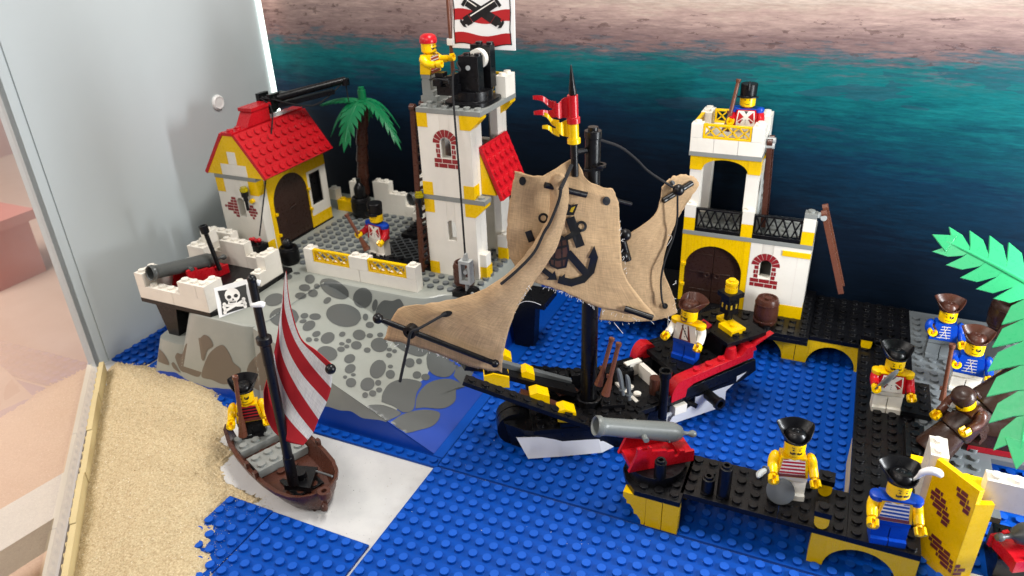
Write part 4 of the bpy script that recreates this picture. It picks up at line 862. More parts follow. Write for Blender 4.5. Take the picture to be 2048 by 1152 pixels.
def palm(loc, label, segs, leaves, mat='green', tm='brown', top=True, r=.62):
    T = thing('palm_tree', label, 'palm tree', loc)
    b = MB(); prof = []
    for i in range(len(segs) - 1):
        a, c_ = Vector(segs[i]), Vector(segs[i + 1]); b.tube([a, a + (c_ - a) * .12, a + (c_ - a) * .9, c_], [r * 1.06, r * 1.1, r * .9, r * .88], 14)
    b.build('trunk', tm, T); c_ = Vector(segs[-1])
    part('crown_hub', mat, T, lambda b: (b.cyl((c_.x, c_.y, c_.z - .1), .9, .5, 16), b.cyl((c_.x, c_.y, c_.z + .4), .42, 1.0, 14), b.cyl((c_.x, c_.y, c_.z + 1.4), .3, .3, 12)))
    for az, L_, w, dr in leaves:
        b = frond(L_, w, 7, dr); b.build('frond', mat, T, loc=tuple(c_ + Vector((0, 0, .25))), rot=(0, 0, rad(az)))
    return T
pb = Vector((-23.6, 27.3, 7.2))
palm(pb, 'palm tree with dark green fronds behind the red-roofed house', [(0, 0, 0), (.1, 0, 1.9), (.25, 0, 3.8), (.45, 0, 5.7), (.7, .0, 7.6), (1.0, 0, 9.6), (1.5, .0, 12.0)], [(-92, 3.7, 1.8, 3.4), (-26, 6.0, .9, 3.0), (197, 4.2, 1.1, .3), (-150, 3.4, 1.5, 2.8), (45, 3.2, 1.3, 2.6), (120, 3.2, 1.3, 2.4)])

# ------------------------------------------------------------------ things in the yard
minifig((-15.0, 17.3, 7.4), rad(-12), 'soldier with tall black hat and blue epaulettes in the fortress yard', 'red', 'red', 'white', prints='soldier', hat=('shako',), epaul='blue', group='toy soldiers with tall black hats', armR=35, armL=15, head_rot=rad(-8))
musket(PX(735, 500, y=16.2), PX(692, 428, y=16.0), 'brown musket held by the soldier in the fortress yard')
GR = thing('grille', 'black lattice grille over the pit in the fortress yard', 'grille', (-15.9, 16.2, 7.2))
part('frame_plate', 'black', GR, lambda b: (b.box(0, 0, 0, 7, .9, .4), b.studs(0, 0, 7, 1, .4), b.box(0, 8, 0, 7, 8.9, .4), b.studs(0, 8, 7, 1, .4), b.box(0, .9, 0, 7, 8, .12)))
part('lattice', 'dgrey', GR, lambda b: [b.prism(p, .13, .2, 'z') for i in range(-5, 8) for p in line2([(max(0, i), .9 + max(0, -i)), (min(7, i + 7), .9 + min(7, 7 - i))], .12) + line2([(min(7, 7 - i), .9 + max(0, -i)), (max(0, -i), .9 + min(7, 7 - i))], .12)])
part('hatch', 'black', GR, lambda b: (b.box(.5, 5.5, .2, 6.5, 7.8, .6), b.studs(.5, 5.8, 6, 2, .6)))
KG = barrel((-22.6, 13.2, 7.2), 'black keg with pointed lid before the brown house door', 'black', .95, 1.7, True, 'keg'); part('knob', 'black', KG, lambda b: b.sphere((0, 0, 1.9), .45, 12, 8, sz=1.4))
KG = barrel((-22.7, 25.5, 7.2), 'black keg with bottle on top beside the palm trunk', 'black', 1.1, 2.3, True, 'keg'); part('bottle', 'black', KG, lambda b: b.lathe([(.6, 2.1), (.62, 3.3), (.4, 3.7), (.22, 3.9), (.25, 4.4), (.001, 4.4)], 14))
CT = thing('toy_chest', 'small black chest and pulley under the string by the house corner', 'chest', (-26.0, 12.6, 7.2))
part('box', 'black', CT, lambda b: (b.box(-.9, -.5, 0, .9, .7, 1.7), b.studs(-.9, -.4, 2, 1, 1.7), b.box(-1.6, -1.2, 0, -.2, -.5, .6), b.stud(-.9, -.85, .6), b.cyl((-.9, -.52, 1.2), .3, -.3, 12, ax='y')))
part('red_flower', 'red', CT, lambda b: [b.sphere((-.6 + .35 * k, .1, 2.0 + .1 * (k % 2)), .22, 8, 6) for k in range(4)])
q = PX(948, 594, z=7.3); PL = thing('pulley', 'small black pulley wheel lying at the rock corner under the hook', 'pulley', (q.x, q.y, 7.2))
part('wheel', 'black', PL, lambda b: (b.cyl((0, -.2, .55), .55, .4, 20, ax='y'))); part('axle', 'silver', PL, lambda b: b.cyl((0, -.3, .55), .14, .6, 10, ax='y')); part('bracket', 'black', PL, lambda b: (b.box(-1.9, -.4, .0, -.5, .5, .5), b.studs(-1.9, -.4, 1, 1, .5)))
barrel((-4.6, 14.8, 7.2), 'open brown barrel below the hook at the tower foot', 'brown', .95, 2.3, False)
minifig((-8.75, 19.0, 22.9), rad(92), 'pirate with red bandana, striped vest and grey legs on the tower top', 'yellow', 'yellow', 'grey', prints='stripes', pc=('p_red', 'p_white'), hat=('bandana', 'red'), face='tash', armL=55, armR=50, head_rot=rad(-8))
# back wall of white bricks
def wallbit(loc, bricks, label):
    T = thing('brick_wall', label, 'wall', loc, 0, 'white brick pieces of the fortress back wall')
    for q in bricks: bk(T, *q)
wallbit((-26.5, 26.2, 7.2), [(0, 0, 0, 2, 1, 1.2, 'yellow'), (-1, 0, 1.2, 1, 1), (2, 0, 0, 1, 1), (2, 0, 1.2, 1, 1), (2, 0, 2.4, 1, 1)], 'white and yellow brick corner piece between the house and the black keg')
wallbit((-22.0, 27.0, 7.2), [(0, 0, 0, 2, 1), (0, 0, 1.2, 2, 1), (0, 0, 2.4, 2, 1), (2, 0, 0, 2, 1), (2, 0, 1.2, 2, 1), (4, 0, 0, 1, 1)], 'stepped white brick wall between palm trunk and soldier hat')
wallbit((-16.2, 27.0, 7.2), [(0, 0, 0, 2, 1), (0, 0, 1.2, 2, 1), (0, 0, 2.4, 2, 1), (0, 0, 3.6, 2, 1), (-.6, -.8, 0, 1, 1, .8)], 'white brick pillar next to the grey cannon mouth in the back wall')
mq = PX(822, 398, y=24.6); cannon((mq.x + 4.4 * math.cos(rad(66)), 24.6 + 4.4 * math.sin(rad(66)), mq.z - 1.75), rad(66), 'dark grey cannon poking over the back wall beside the brown ladder', 'gun2', 0, False)
wallbit((-31, 11.6, 7.6), [(0, 0, 0, 3, 1), (0, 0, 1.2, 3, 1), (3, 0, 0, 2, 1)], 'white brick steps at the front corner of the red-roofed house')
# battery gun
cannon((-27.5, 6.7, 7.62), rad(80), 'dark grey cannon on red carriage in the white gun platform', 'gun2', 11, True, 1.65)
b = MB(); b.lathe([(.001, 0), (.2, 0), (.2, 3.6), (.36, 3.7), (.4, 4.4), (.28, 4.4), (.26, 4.0), (.001, 4.0)], 16); b.build('ramrod', 'black', None, 'tall black ramrod standing in the white gun platform', 'ramrod', None, loc=tuple(PX(440, 540, z=8.4)), rot=(rad(2), rad(-8), 0))

# ------------------------------------------------------------------ dock
DK = thing('dock', 'black studded dock on yellow arches around the blue harbour', 'dock', (0, 0, 0))
D = 2.8
def deck(x, y, nx, ny, z=2.4, skip=None): return part('deck_plate', 'black', DK, lambda b: (b.box(x + .006, y + .006, z, x + nx - .006, y + ny - .006, z + .4), b.studs(x, y, nx, ny, z + .4, skip=skip)))
deck(18, 1, 6, 4); deck(24, 1, 4, 4, skip=lambda x, y: 26 < x < 27 and (1 < y < 2 or 4 < y < 5)); deck(28, 1, 4, 8); deck(28, 9, 4, 8); deck(28, 17, 4, 8); deck(24, 24.2, 8, 8)
part('deck_plate', 'black', DK, lambda b: (b.prism([(14.4, .9), (15.2, .05), (18.2, .05), (18.2, 4.9), (14.9, 4.9), (13.9, 3.9), (13.9, 1.9)], 2.42, 2.8, 'z'), b.studs(15.2, .1, 3, 1, 2.8), b.studs(14.1, 2, 1, 2, 2.8), b.studs(17.1, 1, 1, 4, 2.8)))
part('foot', 'yellow', DK, lambda b: (b.box(16.02, .1, -.02, 17.08, .95, 2.42), b.box(17.12, .1, -.02, 18.15, .95, 2.42)))
part('foot_slope', 'yellow', DK, lambda b: b.prism([(14.45, 2.42), (16.01, 2.42), (16.01, .3), (15.95, .0), (15.75, .0), (15.7, .35), (15.45, .75), (15.25, .75), (15.2, 1.1), (14.95, 1.5), (14.72, 1.5), (14.7, 1.8), (14.45, 2.0)], .1, .95, 'y'))
part('foot', 'yellow', DK, lambda b: b.box(16.0, 3.5, -.02, 18.1, 4.4, 2.42))
part('arch', 'yellow', DK, lambda b: b.wall(26.1, 32.0, -.02, 2.42, 1.02, 1.98, 27.0, 31.1, -.02, 1.98, True, n=18, rise=1.98))
part('arch', 'yellow', DK, lambda b: b.wall(26.1, 32.0, -.02, 2.42, 4.0, 4.9, 27.0, 31.1, -.02, 1.98, True, n=18, rise=1.98))
for x in (17.1, 23.1): part('arch', 'yellow', DK, lambda b: b.wall(x, x + 5.95, -.02, 2.42, 24.25, 25.2, x + 1.0, x + 4.95, -.02, 1.98, True, n=18, rise=1.98))
for x, y in ((28.4, 10), (28.4, 19)): part('foot', 'brown', DK, lambda b: b.box(x, y, -.02, x + 1, y + 1, 2.42))
part('pile', 'tan', DK, lambda b: b.box(28.0, 6.2, -.02, 28.3, 11.5, 2.39))
part('deck_plate', 'black', DK, lambda b: (b.box(6, 23.0, 2.85, 24.0, 32.2, 3.2), b.box(6, 23.0, 2.42, 24, 25, 2.83), b.studs(12, 23, 12, 3, 3.2), b.studs(23, 26, 1, 5, 3.2)))
part('arch', 'yellow', DK, lambda b: b.box(13.2, 23.3, -.02, 14.2, 24.2, 2.85))
for x, y in ((26, 1), (26, 4), (28, 23.4)):
    part('bollard', 'yellow', DK, lambda b: b.prism([(x + .08, D + .02), (x + .92, D + .02), (x + .92, D + .75), (x + .08, D + .75)] if False else [(x + .5 - .42 * math.cos(math.pi * i / 10), D + .55 - .53 * math.sin(math.pi * i / 10)) for i in range(11)] + [(x + .92, D + .95), (x + .08, D + .95)], y + .05, y + .8, 'y'))
    part('bollard_cap', 'black', DK, lambda b: b.brick(x, y, D + .95, 1, 1, .4))
part('platform', 'black', DK, lambda b: (b.cyl((15.9, 2.7, D), 1.95, .75, 32),))
part('trap_door', 'black', DK, lambda b: (b.box(31.0, 14.6, D + .22, 33.0, 18.9, D + .62), b.studs(31, 14.8, 2, 4, D + .62)))
for x, y, h in ((20.6, 1.7, 2.4), (19.6, 1.7, 1.2)): part('post', 'black', DK, lambda b: (b.lathe([(.42, D + .1), (.42, D + h), (.3, D + h + .02), (.3, D + h + .2), (.17, D + h + .2), (.17, D + h - .3), (.001, D + h - .3)], 18, (x, y, 0))))
part('post', 'black', DK, lambda b: b.lathe([(.4, D + .6), (.4, D + 1.9), (.3, D + 1.9), (.3, D + 2.1), (.17, D + 2.1), (.17, D + 1.7), (.001, D + 1.7)], 18, (16.55, 1.25, 0)))
part('railing_post', 'yellow', DK, lambda b: (b.box(31.4, 8.2, D + .1, 32.2, 8.9, D + 1.2)))
part('railing_block', 'black', DK, lambda b: (b.box(31.2, 9.2, D, 32.4, 13.0, D + .8), b.studs(31.3, 9.2, 1, 4, D + .8)))
GP = thing('grey_quay', 'grey studded quay plate beside the black dock', 'baseplate', (32.02, 6, 2.4))
part('plate', 'dgrey', GP, lambda b: (b.box(0, 0, 0, 4.5, 26, .4), b.studs(0, 0, 4, 25, .4), b.box(4.5, 6, 0, 9, 26, .4), b.studs(5, 12, 4, 13, .4), b.box(.2, .2, -2.6, 4, 25, 0)))
part('slope', 'dgrey', GP, lambda b: (b.prism([(4.5, .4), (8.5, .4), (8.5, 3.2), (6, 3.2)], 17, 22, 'y'), b.studs(6, 17, 2, 5, 3.2)))
# cannon on the dock platform
cannon((15.78, 3.0, D + .75), rad(37), 'light grey cannon on red carriage at the end of the dock', 'gun', 17, True, 2.15)

# ------------------------------------------------------------------ harbour building
HB = thing('harbour_tower', 'white and yellow harbour building with arched brown doors and open lookout', 'building', (12.05, 26.1, D + .02))
part('gate_arch', 'yellow', HB, lambda b: b.wall(0, 6, .4, 7.2, 0, .9, .35, 5.5, .4, 6.3, True, n=20, rise=2.6))
for s_, x0, x1 in ((-1, .36, 2.9), (1, 2.94, 5.49)):
    n = 12; pts = [(x0, .42), (x1, .42)]
    xs = [x1 + (x0 - x1) * i / n for i in range(n + 1)]
    pts += [(x, 3.7 + 2.56 * math.sqrt(max(0, 1 - ((x - 2.925) / 2.575) ** 2))) for x in xs]
    dd = part('door', 'dbrown', HB, lambda b: b.prism(pts, .3, .6, 'y')); part('door_handle', 'dbrown', dd, lambda b: b.lathe([(.12, .3), (.14, .18), (.3, .15), (.3, .05), (.14, .05), (.12, .12), (.001, .12)], 14, (2.92 + s_ * .45, 0, 3.3), 'y'))
    part('strap', 'dbrown', dd, lambda b: [b.box(x0 + .4 if s_ < 0 else x0 + .1, .26, z, x1 - .1 if s_ < 0 else x1 - .6, .31, z + .1) for z in (1.6, 3.4, 5.2)])
for z in (2.0, 4.1): part('hinge', 'yellow', HB, lambda b: b.box(.1, -.14, z, .5, .1, z + .26))
part('front_wall', 'white', HB, lambda b: b.wall(6.02, 11, .4, 7.2, 0, .9, 6.98, 7.96, 3.9, 5.67))
part('side_wall', 'white', HB, lambda b: b.box(10.1, .9, .4, 11, 5.9, 7.2)); part('rear_wall', 'white', HB, lambda b: b.box(0, 4.9, .4, 10.08, 5.9, 7.2)); part('left_wall', 'yellow', HB, lambda b: b.box(0, .92, .4, .9, 4.88, 7.2))
brick_print(HB, lambda x, z: (x, -.02, z), 7.47, 3.86, 'arch')
part('corner_brick', 'yellow', HB, lambda b: b.box(9.0, -.015, .38, 11.015, 1.0, 1.6)); part('ledge', 'yellow', HB, lambda b: b.prism([(8.7, 6.35), (11.02, 6.35), (11.02, 6.85), (8.7, 6.85)], -.06, .5, 'y'))
decal([rect(9.98, 1.7, 10.0, 6.3)], 'p_mortar', HB, 'panel_seam', lambda x, z: (x, -.006, z))
part('floor_plate', 'grey', HB, lambda b: (b.box(-.02, -.04, 7.2, 11.03, 5.95, 7.58), b.studs(1, 1, 9, 4, 7.58)))
for x in (0, 5, 10):
    part('post_brick', 'yellow', HB, lambda b: b.brick(x, 0, 7.59, 1, 1, 1.2, 0, False)); part('post_brick', 'white', HB, lambda b: b.brick(x, 0, 8.8, 1, 1, 1.2))
part('post_plate', 'grey', HB, lambda b: b.brick(10, 0, 10.01, 1, 1, .4)); part('clip', 'silver', HB, lambda b: (b.box(11, .2, 10.1, 11.5, .8, 10.4), b.cyl((11.5, .15, 10.15), .26, .7, 12, ax='y')))
for x in (1, 6): part('lattice', 'black', HB, lambda b: (lattice(b, x + .02, x + 3.98, 7.6, 9.75, .1, .4, 5, w=.12), b.box(x + .02, .02, 7.59, x + 3.98, .5, 7.95)))
part('pillar', 'white', HB, lambda b: b.box(.12, .4, 8.82, 1.12, 1.3, 13.2)); part('pillar', 'white', HB, lambda b: b.box(4.9, .4, 8.82, 5.95, 1.3, 13.2))
part('pillar', 'white', HB, lambda b: b.box(.12, 4.7, 7.6, 1.3, 5.8, 13.2)); part('pillar', 'white', HB, lambda b: b.box(4.9, 4.7, 7.6, 5.95, 5.8, 13.2))
part('lookout_arch', 'yellow', HB, lambda b: b.wall(.1, 6, 13.2, 14.5, .3, 1.3, 1.1, 5.0, 13.2, 14.25, True, n=16, rise=1.04)); part('lookout_arch', 'yellow', HB, lambda b: b.wall(.1, 6, 13.2, 14.5, 4.7, 5.7, 1.1, 5.0, 13.2, 14.25, True, n=16, rise=1.04))
part('top_plate', 'grey', HB, lambda b: b.box(-.02, .0, 14.5, 6.02, 6.0, 14.86))
for x, w in ((0, 2), (2, 2), (4, 2)): bk(HB, x, .02, 14.87, w, 1, 1.2, st=False)
for q in ((0, 1.02, 14.87, 1, 4), (5, 1.02, 14.87, 1, 4), (0, 5, 14.87, 3, 1), (3, 5, 14.87, 3, 1)): bk(HB, *q, 1.2, 'white', False)
for x, y in ((0, .02), (5, .02), (0, 5), (5, 5)): bk(HB, x, y, 16.08, 1, 1)
bk(HB, 5, 3.9, 16.08, 1, 1); bk(HB, 0, 3.9, 16.08, 1, 1); bk(HB, 5, 1.0, 16.08, 1, 1, 1.2)
part('lattice', 'yellow', HB, lambda b: lattice(b, 1.02, 4.98, 16.09, 17.3, .06, .36, 4)); part('lattice', 'yellow', HB, lambda b: lattice(b, 1.02, 4.98, 16.09, 17.3, 5.3, 5.6, 4))
part('lattice', 'yellow', HB, lambda b: (b.box(.1, 1.1, 16.09, .4, 3.9, 16.3), b.box(.1, 1.1, 17.1, .4, 3.9, 17.3), [b.bar((.25, 1.2 + k * .7, 16.3), (.25, 1.9 + k * .7, 17.1), .12, .1) for k in range(4)], [b.bar((.25, 1.9 + k * .7, 16.3), (.25, 1.2 + k * .7, 17.1), .12, .1) for k in range(4)]))
part('side_panel', 'silver', HB, lambda b: (b.prism([(1.4, 7.6), (1.9, 7.6), (4.6, 13.9), (4.1, 13.9)], 6.05, 6.2, 'x'), b.prism([(3.0, 7.6), (3.4, 7.6), (4.9, 11.5), (4.7, 11.9)], 6.05, 6.2, 'x'), b.box(6.05, 4.6, 7.6, 6.2, 4.8, 14.4), b.box(6.05, 1.2, 7.6, 6.2, 1.4, 14.4)))
L2 = thing('ladder', 'brown ladder hooked behind the open lookout', 'ladder', (18.75, 27.4, 11.0), rot=(rad(-4), rad(-3), 0), group='brown toy ladders'); ladder(L2, 10, 1.6)
part('clip', 'silver', L2, lambda b: (b.cyl((-.5, .2, 7.2), .26, .9, 12, ax='x'), b.cyl((-.5, .9, 7.5), .26, .9, 12, ax='x'), b.box(-.9, .1, 7.2, -.3, 1.4, 7.5)))
la, lb = PX(1648, 425, y=26.4), PX(1682, 588, y=26.4)
L3 = thing('ladder', 'brown ladder hanging in the air from the silver clip at the balcony corner', 'ladder', lb, rot=(0, math.atan2(la.x - lb.x, la.z - lb.z), 0), group='brown toy ladders'); ladder(L3, int((la - lb).length / .75), 1.5, 'rbrown')
barrel((20.2, 24.5, 3.2), 'brown lidded barrel before the harbour building wall', 'brown', 1.05, 2.5)
minifig((16.1, 28.7, 17.75 - .0), rad(6), 'soldier with tall black hat on the harbour lookout, musket over shoulder', 'red', 'red', 'white', prints='soldier', hat=('shako',), epaul='blue', armR=40, group='toy soldiers with tall black hats')
musket(PX(1452, 262, y=27.6), PX(1478, 158, y=28.4), 'brown musket of the soldier on the harbour lookout')
minifig((24.3, 3.45, D), rad(14), 'pirate in red striped vest and white trousers standing on the dock', 'yellow', 'yellow', 'white', prints='stripes', pc=('p_red', 'p_white'), hat=('tricorne', 'black'), face='tash', armR=30, armL=12)
sword(PX(1537, 936, y=2.5), PX(1518, 948, y=1.7) + Vector((-.1, -.3, 0)), 'short silver blade in the hand of the striped pirate on the dock')
p_ = PX(1558, 998, y=2.55)
MD = thing('medallion', 'round grey disc standing at the feet of the striped pirate', 'disc', (p_.x, 2.55, D))
b = MB(); b.M = Matrix.Translation((0, 0, .86)) @ Matrix.Rotation(rad(-28), 4, 'X'); b.lathe([(.001, -.08), (.8, -.08), (.86, -.04), (.86, .04), (.8, .08), (.001, .08)], 28, (0, 0, 0), 'y'); b.build('disc', 'dgrey', MD)
minifig((30.0, 15.4, D), rad(6), 'officer with yellow epaulettes, red coat and black hat on the dock', 'red', 'red', 'white', prints='soldier', hat=('tricorne', 'black'), epaul='yellow', face='tash', armR=45, armL=12)
sword(PX(1745, 785, y=14.2), PX(1796, 741, y=13.9), 'dark grey pistol held across the chest of the red coated officer', 'dgrey')
minifig((30.1, 1.75, D), rad(8), 'pirate with white plume, blue epaulettes and blue striped shirt at the dock corner', 'yellow', 'yellow', 'blue', prints='stripes', pc=('p_blue', 'p_white'), hat=('tricorne', 'black', 'plume'), epaul='blue', face='tash', armL=12, armR=28, head_rot=rad(10))
minifig((33.9, 24.5, D), rad(2), 'sailor in blue braided coat and brown hat with grey legs on the quay', 'blue', 'blue', 'dgrey', prints='braid', hat=('tricorne', 'brown'), face='patch', armR=60, armL=15, group='sailors in blue braided coats')
b = MB(); q0, q1 = PX(1872, 672, y=23.4), PX(1862, 655, y=23.9); b.tube([q0, q0 + (q1 - q0) * .2, q1 + Vector((0, .6, .2))], [.3, .26, .2], 12); b.tube([q1 + Vector((0, .6, .2)), q1 + Vector((.3, .9, -.3))], [.2, .16], 8); b.build('pistol', 'dbrown', None, 'short brown pistol held by the grey legged sailor', 'pistol')
minifig((35.4, 19.9, D), rad(-4), 'sailor in blue braided coat and brown hat holding a long musket', 'blue', 'blue', 'white', prints='braid', hat=('tricorne', 'brown'), face='patch', armR=62, armL=20, group='sailors in blue braided coats')
musket(PX(1880, 826, y=17.6), PX(1905, 688, y=18.4), 'brown musket held upright by the blue coated sailor')
minifig(tuple(PX(1945, 862, y=13.0)), rad(-40), 'pirate in brown jacket leaning forward with both yellow hands stretched out', 'brown', 'brown', 'dbrown', prints=None, hat=('bandana', 'dbrown'), armL=62, armR=58, tilt=(rad(32), 0, 0), face='patch')
sword(PX(1898, 822, y=11.2), PX(1922, 790, y=11.6), 'silver blade between the hands of the brown jacketed pirate')
# leaning palm with near fronds
def ppx(u, v, y): return PX(u, v, y=y)
t0 = PX(1858, 905, z=D + .4)
TP = [t0, PX(1905, 862, y=t0.y + .9), PX(1965, 812, y=t0.y + 2.0), PX(2035, 758, y=t0.y + 3.2), PX(2110, 700, y=t0.y + 4.2)]
PT = thing('palm_tree', 'leaning palm with big bright green fronds beside the treasure chest', 'palm tree', t0)
b = MB()
for a, c_ in zip(TP, TP[1:]):
    a, c_ = a - t0, c_ - t0; b.tube([a, a + (c_ - a) * .1, a + (c_ - a) * .92, c_], [1.12, 1.2, 1.0, .96], 18)
b.build('trunk', 'dbrown', PT)
def frond_px(tipuv, d1, rootuv, d0, w, n=6):
    a, e = PX(*tipuv, d=d1), PX(*rootuv, d=d0); L_ = (a - e).length; x = (a - e).normalized(); vw = (CC - e).normalized(); z = (vw - x * vw.dot(x)).normalized(); z = (z + Vector((0, 0, .35))).normalized(); z = (z - x * z.dot(x)).normalized(); y = z.cross(x)
    b = frond(L_ * .92, w, n, .5, .16, .34); Mx = Matrix(((x.x, y.x, z.x, e.x - t0.x), (x.y, y.y, z.y, e.y - t0.y), (x.z, y.z, z.z, e.z - t0.z), (0, 0, 0, 1)))
    b.v = [Mx @ p for p in b.v]; b.build('frond', 'lgreen', PT)
frond_px((1878, 470), 47, (2130, 610), 45, 2.2, 6)
frond_px((2036, 925), 42, (2105, 560), 44, 2.9, 6)
b = MB(); hh = PX(2125, 648, d=45) - t0; b.cyl((hh.x, hh.y, hh.z - .4), 1, .9, 16); b.tube([TP[-1] - t0, (TP[-1] - t0) * .5 + hh * .5, hh], [.95, .9, .85], 16); b.build('crown_hub', 'lgreen', PT)
# stump, wheel and chest at the right
sb = PX(2012, 655, z=5.8); barrel((sb.x, sb.y, 5.7), 'dark brown tub on the grey slope by the right edge', 'dbrown', 1.5, 2.4, False, 'tub')
WH = thing('ship_wheel', 'dark brown spoked wheel behind the near green fronds', 'wheel', PX(2035, 672, y=24))
def wheel(b):
    b.lathe([(1.15, -.12), (1.4, -.12), (1.4, .12), (1.15, .12), (1.15, -.12)], 26, (0, 0, 0), 'y'); b.cyl((0, -.16, 0), .35, .32, 14, ax='y')
    for k in range(8): a = math.pi * k / 4; b.tube([(.3 * math.cos(a), 0, .3 * math.sin(a)), (1.75 * math.cos(a), 0, 1.75 * math.sin(a))], .1, 8)
part('wheel_rim', 'dbrown', WH, wheel); part('wheel_stand', 'dbrown', WH, lambda b: b.box(-.3, .1, -3.5, .3, .7, 0))
TC = thing('treasure_chest', 'brown treasure chest with curved lid and dark red base', 'chest', (36.6, 13.4, D), rad(4))
part('base', 'dred', TC, lambda b: b.box(-1.55, -1.0, .02, 1.7, 1.6, .45)); part('box', 'dbrown', TC, lambda b: b.box(-1.5, -.95, .46, 1.65, 1.55, 1.5))
part('lid', 'dbrown', TC, lambda b: b.prism([(-1.02 + 0, 1.52)] + [(.3 - 1.32 * math.cos(math.pi * i / 12), 1.52 + .95 * math.sin(math.pi * i / 12)) for i in range(13)], -1.55, 1.7, 'x')); part('latch', 'silver', TC, lambda b: b.box(.2, -1.06, 1.2, .9, -.9, 1.45))
b = MB(); b.lathe([(.28, -.1), (.4, -.1), (.4, .1), (.28, .1), (.28, -.1)], 18, (0, 0, 0), 'y'); b.build('gold_ring', 'yellow', None, 'yellow ring lying on the treasure chest lid', 'ring', loc=tuple(PX(1990, 800, z=5.5)), rot=(rad(35), 0, 0))
# yellow wall piece, white bricks and the cannon at the lower right
YW = thing('ruined_wall', 'yellow wall panel with printed dark red bricks under white bricks', 'wall', (32.05, 1.9, 0))
p0, p1, p2 = Vector((0, 2.6, 0)), Vector((2.0, .5, 0)), Vector((3.0, .9, 0))
def slab(b, a, c_, z0, z1, t=.35):
    d_ = (c_ - a).normalized(); n_ = Vector((-d_.y, d_.x, 0)) * t; b.add([q + Vector((0, 0, z)) for z in (z0, z1) for q in (a, c_, c_ + n_, a + n_)], [(0, 3, 2, 1), (4, 5, 6, 7), (0, 1, 5, 4), (1, 2, 6, 5), (2, 3, 7, 6), (3, 0, 4, 7)])
part('panel', 'yellow', YW, lambda b: slab(b, p0, p1, 0, 7.3)); part('panel', 'yellow', YW, lambda b: slab(b, p1 + Vector((.01, 0, 0)), p2, 0, 6.3))
part('inner_bricks', 'yellow', YW, lambda b: (b.brick(1.2, 2.0, 5.2, 2, 1)))
dd = (p1 - p0).normalized(); nn_ = Vector((dd.y, -dd.x, 0)) * .02; d2 = (p2 - p1).normalized(); n2_ = Vector((d2.y, -d2.x, 0)) * .02
patch(YW, lambda x, z: p0 + dd * (1.0 + x) + nn_ + Vector((0, 0, 3.5 + z)), [(.3, .8, 0), (-.1, .85, .4), (-.5, .7, .1), (-.75, .5, .5), (-.8, .3, .1), (-.6, .0, .4)], 'p_maroon', .34)
patch(YW, lambda x, z: p0 + dd * (2.2 + x) + nn_ + Vector((0, 0, 5.3 + z)), [(.1, .55, 0), (-.2, .55, .4), (-.5, .35, .1), (-.6, .2, .5)], 'p_maroon', .34)
patch(YW, lambda x, z: p0 + dd * (1.9 + x) + nn_ + Vector((0, 0, .8 + z)), [(.1, .95, .2), (-.3, .95, .6), (-.8, .9, .2), (-1.0, .6, .5), (-.9, .0, 0)], 'p_maroon', .32)
patch(YW, lambda x, z: p1 + d2 * x + n2_ + Vector((0, 0, .7 + z)), [(.02, .55, .2), (.02, .7, .6), (.02, .35, 0)], 'p_maroon', .32)
for q in ((-.3, 3.0, 4.8, 1, 2, 1.2), (-.3, 3.0, 6.0, 1, 2, 1.2), (-.3, 3, 2.8, 1, 2, 2.0)): bk(YW, *q)
part('white_panel', 'white', YW, lambda b: (b.brick(2.4, 1.4, 5.6, 4, 1, 1.9)))
part('white_panel', 'white', YW, lambda b: b.box(2.4, .2, -.02, 7, 1.3, .55))
part('plinth', 'black', YW, lambda b: (b.box(4.2, 1.45, -.02, 8.6, 4.6, 2.0), b.studs(4.3, 1.5, 4, 3, 2.0)))
cannon((38.3, 4.6, 2.0), rad(-150), 'dark grey cannon on red carriage beside the yellow brick wall', 'gun2', 0)

# ------------------------------------------------------------------ black ship
SM = Vector((9.3, 8.1, 0))
SH = thing('pirate_ship', 'black wrecked ship with torn tan sails, red stern rails and white paper hull', 'ship', SM)
FM = Matrix.Rotation(rad(29), 4, 'Z'); RM = Matrix.Translation((1.5, 1.5, 0)) @ Matrix.Rotation(rad(49), 4, 'Z')
def sp(name, mat, fn, M, **kw):
    b = MB(); b.M = M; fn(b); return b.build(name, mat, SH, **kw)
hullF = [(-6.9, 0), (-6.6, -1.3), (-5.2, -2.3), (-2.5, -2.9), (3.6, -2.95), (4.4, -1.5), (4.4, 2.2), (3.6, 2.9), (-2.5, 2.9), (-5.2, 2.3), (-6.6, 1.3)]
def loft(b, lo, hi, z0, z1):
    n = len(lo); b.add([(x, y, z0) for x, y in lo] + [(x, y, z1) for x, y in hi], [tuple(range(n))[::-1], tuple(range(n, 2 * n))] + [(i, (i + 1) % n, n + (i + 1) % n, n + i) for i in range(n)])
sp('bow_hull', 'black', lambda b: loft(b, [(x * .93, y * .8) for x, y in hullF], hullF, .12, 2.4), FM)
sp('bow_deck', 'black', lambda b: (b.box(-4.6, -2.95, 2.41, 3.9, 2.95, 2.8), b.studs(-4.5, -2.9, 8, 2, 2.8), b.studs(-4.5, .9, 8, 2, 2.8)), FM)
for v in (-.95, .1): sp('bow_wheel', 'black', lambda b: b.cyl((-5.75, v, 1.5), 1.42, .92, 30, ax='y'), FM)
def rail(b, s_):
    a, e = Vector((-.6, s_ * 3.25, 3.3)), Vector((-9.4, s_ * .95, 6.4)); b.bar(a, e, .9, .36); n = 9; d_ = (e - a) / n; t = d_.normalized(); sd = t.cross(Vector((0, 0, 1))).normalized(); up = sd.cross(t)
    for k in range(n):
        c_ = a + d_ * (k + .5) + up * .18; Mo = b.M; b.M = Mo @ Matrix(((t.x, sd.x, up.x, c_.x), (t.y, sd.y, up.y, c_.y), (t.z, sd.z, up.z, c_.z), (0, 0, 0, 1))); b.cyl((0, 0, -.02), .3, .2, 12, bot=False); b.M = Mo
for s_ in (-1, 1): sp('bow_rail', 'black', lambda b: rail(b, s_), FM)
